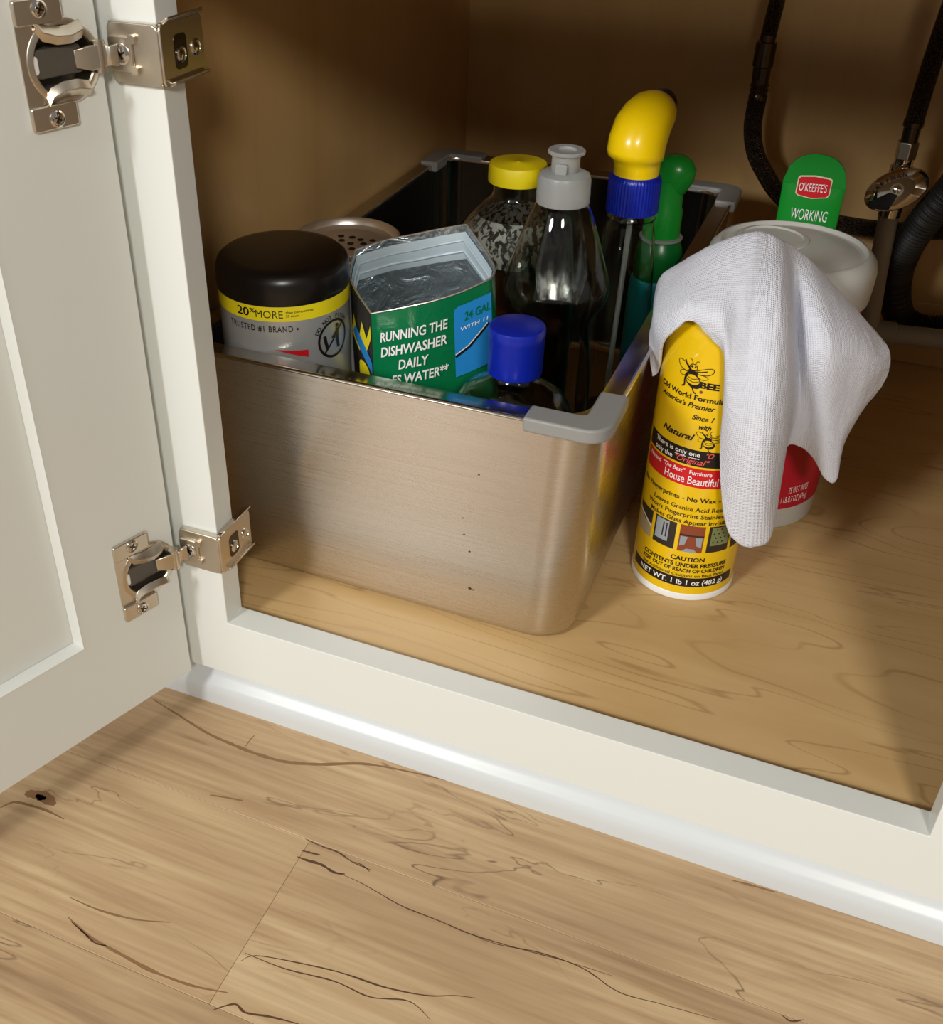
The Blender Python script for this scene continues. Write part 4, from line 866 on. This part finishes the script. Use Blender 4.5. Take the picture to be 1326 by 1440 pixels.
build('oval_handle', loft([hoval(0.0225, 0.0130, -0.0070), hoval(0.0262, 0.0160, -0.0055), hoval(0.0270, 0.0168, -0.001), hoval(0.0258, 0.0158, 0.0015), hoval(0.0140, 0.0085, 0.0026), hoval(0.0002, 0.0002, 0.0028)]), m_chrome, vl, smooth=60)
build('handle_screw', loft([[hc0 + hl * r_ * math.cos(2 * PI * k / 24) + hw * r_ * math.sin(2 * PI * k / 24) + hn * h for k in range(24)] for r_, h in ((0.0055, 0.002), (0.0055, 0.0034), (0.0036, 0.0034), (0.0034, 0.0046), (0.0002, 0.0056))]), m_chrome, vl, smooth=40)
def val_fn(u, v, off): return tuple(hc0 + hl * u + hw * v + hn * (0.0024 + off + 0.0012 * (1 - min(1, (u / 0.026) ** 2 + (v / 0.016) ** 2))))
build('dark_enamel', join(wrap(poly2d([(0.0255 * math.cos(a), 0.0155 * math.sin(a)) for a in [PI + 0.05 + k * 1.05 / 12 for k in range(13)]] + [(-0.0010, -0.0050), (-0.0060, 0.0)]), val_fn, 0.0004, 0.003)), m_black, vl)
vls = []
for k, ch in enumerate('EASTMAN'):
    a = math.radians(150 - k * 15); vs, fs = text2d(ch, 0, 0.02); w_ = max(v[0] for v in vs); s_ = 0.0052; cx_, cy_ = 0.0185 * math.cos(a), 0.0088 * math.sin(a); tn = math.atan2(0.0088 * math.cos(a), -0.0185 * math.sin(a)) + PI
    ca, sa = math.cos(tn), math.sin(tn)
    vls.append(([(cx_ + (x - w_ / 2) * s_ * ca - y * s_ * sa, cy_ + (x - w_ / 2) * s_ * sa + y * s_ * ca) for x, y in vs], fs))
build('lettering', join(*[wrap(x, val_fn, 0.0007, 0.004) for x in vls]), m_dark_metal, vl)
gp = empty('drain_pipe', (0.375, 0.565, 0.04), 'grey plastic pipe run low along the back wall with riser', 'pipe')
build('riser', tube([(0.3660, 0.562, 0.168), (0.3690, 0.563, 0.110), (0.3735, 0.566, 0.056)], 0.0088, 20), m_pvc, gp)
build('tee', tube([(0.350, 0.568, 0.0490), (0.3520, 0.568, 0.0490), (0.3975, 0.569, 0.0495), (0.3985, 0.569, 0.0495)], [0.0105, 0.0118, 0.0118, 0.0105], 20), m_pvc, gp, smooth=30)
build('pipe_run', tube([(0.3970, 0.569, 0.0500), (0.5440, 0.575, 0.0560)], 0.0095, 20), m_pvc, gp)
build('pipe_stub', tube([(0.351, 0.568, 0.049), (0.330, 0.568, 0.049), (0.320, 0.580, 0.049), (0.318, 0.634, 0.049)], 0.0095, 20), m_pvc, gp)
bh = build('corrugated_hose', ribbed([(0.450, 0.545, 0.62), (0.448, 0.545, 0.40), (0.4330, 0.548, 0.262), (0.4120, 0.55, 0.2020), (0.3965, 0.56, 0.1648), (0.3872, 0.575, 0.1262), (0.3884, 0.59, 0.0877), (0.4, 0.6, 0.0553), (0.4214, 0.604, 0.045), (0.4461, 0.604, 0.0498)], 0.0135, 0.0010, 0.0036), m_blackhose, None, smooth=60)
tag(bh, 'black corrugated drain hose curving down beside the grey pipe', 'hose')

# ------------------------------------------------------------------ towel draped over the can
CLOTH= [[[0.2278,0.227,0.1622],[0.2278,0.223,0.1852],[0.2278,0.215,0.1972],[0.23,0.205,0.1871],[0.2312,0.195,0.1758],[0.2369,0.19,0.1523]],[[0.2291,0.222,0.1757],[0.2291,0.218,0.1987],[0.2291,0.21,0.2107],[0.2327,0.19,0.199],[0.2352,0.182,0.1865],[0.2409,0.19,0.1586]],[[0.2332,0.217,0.1859],[0.2332,0.213,0.2089],[0.2332,0.205,0.2209],[0.2341,0.185,0.2114],[0.2375,0.17,0.2007],[0.245,0.163,0.1907]],[[0.2436,0.217,0.195],[0.2436,0.213,0.218],[0.2436,0.205,0.23],[0.243,0.18,0.2223],[0.2467,0.162,0.2132],[0.2528,0.155,0.2056]],[[0.2558,0.217,0.2056],[0.2558,0.213,0.2286],[0.2558,0.205,0.2406],[0.2536,0.178,0.2297],[0.2566,0.158,0.2214],[0.2615,0.1545,0.2138]],[[0.2681,0.217,0.2133],[0.2681,0.213,0.2363],[0.2681,0.205,0.2483],[0.267,0.175,0.2331],[0.2683,0.155,0.2201],[0.2761,0.155,0.2038]],[[0.2763,0.217,0.2173],[0.2763,0.213,0.2403],[0.2763,0.205,0.2523],[0.2782,0.173,0.2334],[0.2819,0.152,0.2143],[0.2875,0.1535,0.1891]],[[0.2846,0.217,0.22],[0.2846,0.213,0.243],[0.2846,0.205,0.255],[0.2886,0.168,0.2278],[0.2918,0.148,0.1842],[0.2945,0.152,0.1254]],[[0.2888,0.219,0.2195],[0.2888,0.215,0.2425],[0.2888,0.207,0.2545],[0.2958,0.165,0.2209],[0.3022,0.143,0.1535],[0.3056,0.152,0.0743]],[[0.293,0.222,0.2177],[0.293,0.218,0.2407],[0.293,0.21,0.2527],[0.3024,0.164,0.2178],[0.3113,0.139,0.1475],[0.3175,0.154,0.058]],[[0.2965,0.224,0.2161],[0.2965,0.22,0.2391],[0.2965,0.212,0.2511],[0.3081,0.165,0.2161],[0.3184,0.14,0.1486],[0.3281,0.157,0.0573]],[[0.2997,0.227,0.2137],[0.2997,0.223,0.2367],[0.2997,0.215,0.2487],[0.3137,0.168,0.2135],[0.3239,0.147,0.1513],[0.3356,0.166,0.0612]],[[0.3027,0.232,0.2105],[0.3027,0.228,0.2335],[0.3027,0.22,0.2455],[0.3199,0.18,0.2047],[0.3296,0.163,0.1492],[0.3338,0.182,0.0896]],[[0.306,0.24,0.2063],[0.306,0.236,0.2293],[0.306,0.228,0.2413],[0.3238,0.203,0.1903],[0.3314,0.2,0.1463],[0.3311,0.21,0.1073]],[[0.3116,0.247,0.2009],[0.3116,0.243,0.2239],[0.3116,0.235,0.2359],[0.3313,0.192,0.1967],[0.3388,0.205,0.1454],[0.3404,0.222,0.104]],[[0.3205,0.252,0.1937],[0.3205,0.248,0.2167],[0.3205,0.24,0.2287],[0.3405,0.19,0.1994],[0.3473,0.203,0.1429],[0.3514,0.222,0.0968]],[[0.331,0.257,0.1836],[0.331,0.253,0.2066],[0.331,0.245,0.2186],[0.3484,0.196,0.1958],[0.354,0.205,0.1379],[0.3615,0.222,0.0828]],[[0.3445,0.262,0.1709],[0.3445,0.258,0.1939],[0.3445,0.25,0.2059],[0.3581,0.208,0.1898],[0.3615,0.213,0.1355],[0.3688,0.226,0.0805]],[[0.3585,0.264,0.1582],[0.3585,0.26,0.1812],[0.3585,0.252,0.1932],[0.3679,0.22,0.1812],[0.3685,0.222,0.1378],[0.3666,0.23,0.1048]],[[0.3707,0.264,0.148],[0.3707,0.26,0.171],[0.3707,0.252,0.183],[0.376,0.232,0.1732],[0.3755,0.232,0.148],[0.3731,0.235,0.1332]],[[0.3788,0.262,0.141],[0.3788,0.258,0.164],[0.3788,0.25,0.176],[0.3827,0.245,0.1701],[0.3835,0.243,0.1595],[0.3807,0.24,0.1489]]]
def cat_grid(Gd, pu, pv):
    cols = [spline(c, pv) for c in Gd]; nv = len(cols[0]); out = []
    for j in range(nv): out.append(spline([c[j] for c in cols], pu))
    return out
tw = cat_grid(CLOTH, 6, 10)
rt_ = random.Random(3); V, UVs = [], []
nv_, nu_ = len(tw), len(tw[0])
for j in range(nv_):
    for i in range(nu_):
        V.append(tw[j][i] + Vector((rt_.uniform(-1, 1), rt_.uniform(-1, 1), rt_.uniform(-1, 1))) * 0.00028)
# metric-like UV: accumulate lengths
ua = [0.0]
for i in range(1, nu_): ua.append(ua[-1] + sum((tw[j][i] - tw[j][i - 1]).length for j in (10, 25, 40)) / 3)
for j in range(nv_):
    for i in range(nu_):
        UVs.append((ua[i], sum((tw[k + 1][i] - tw[k][i]).length for k in range(j))))
F = [(j * nu_ + i, j * nu_ + i + 1, (j + 1) * nu_ + i + 1, (j + 1) * nu_ + i) for j in range(nv_ - 1) for i in range(nu_ - 1)]
towel = build('towel', (V, F), m_towel, None, smooth=180, solid=0.0022, sub=1, uvs=UVs)
tag(towel, 'white terry cleaning cloth draped over the spray can', 'cloth')
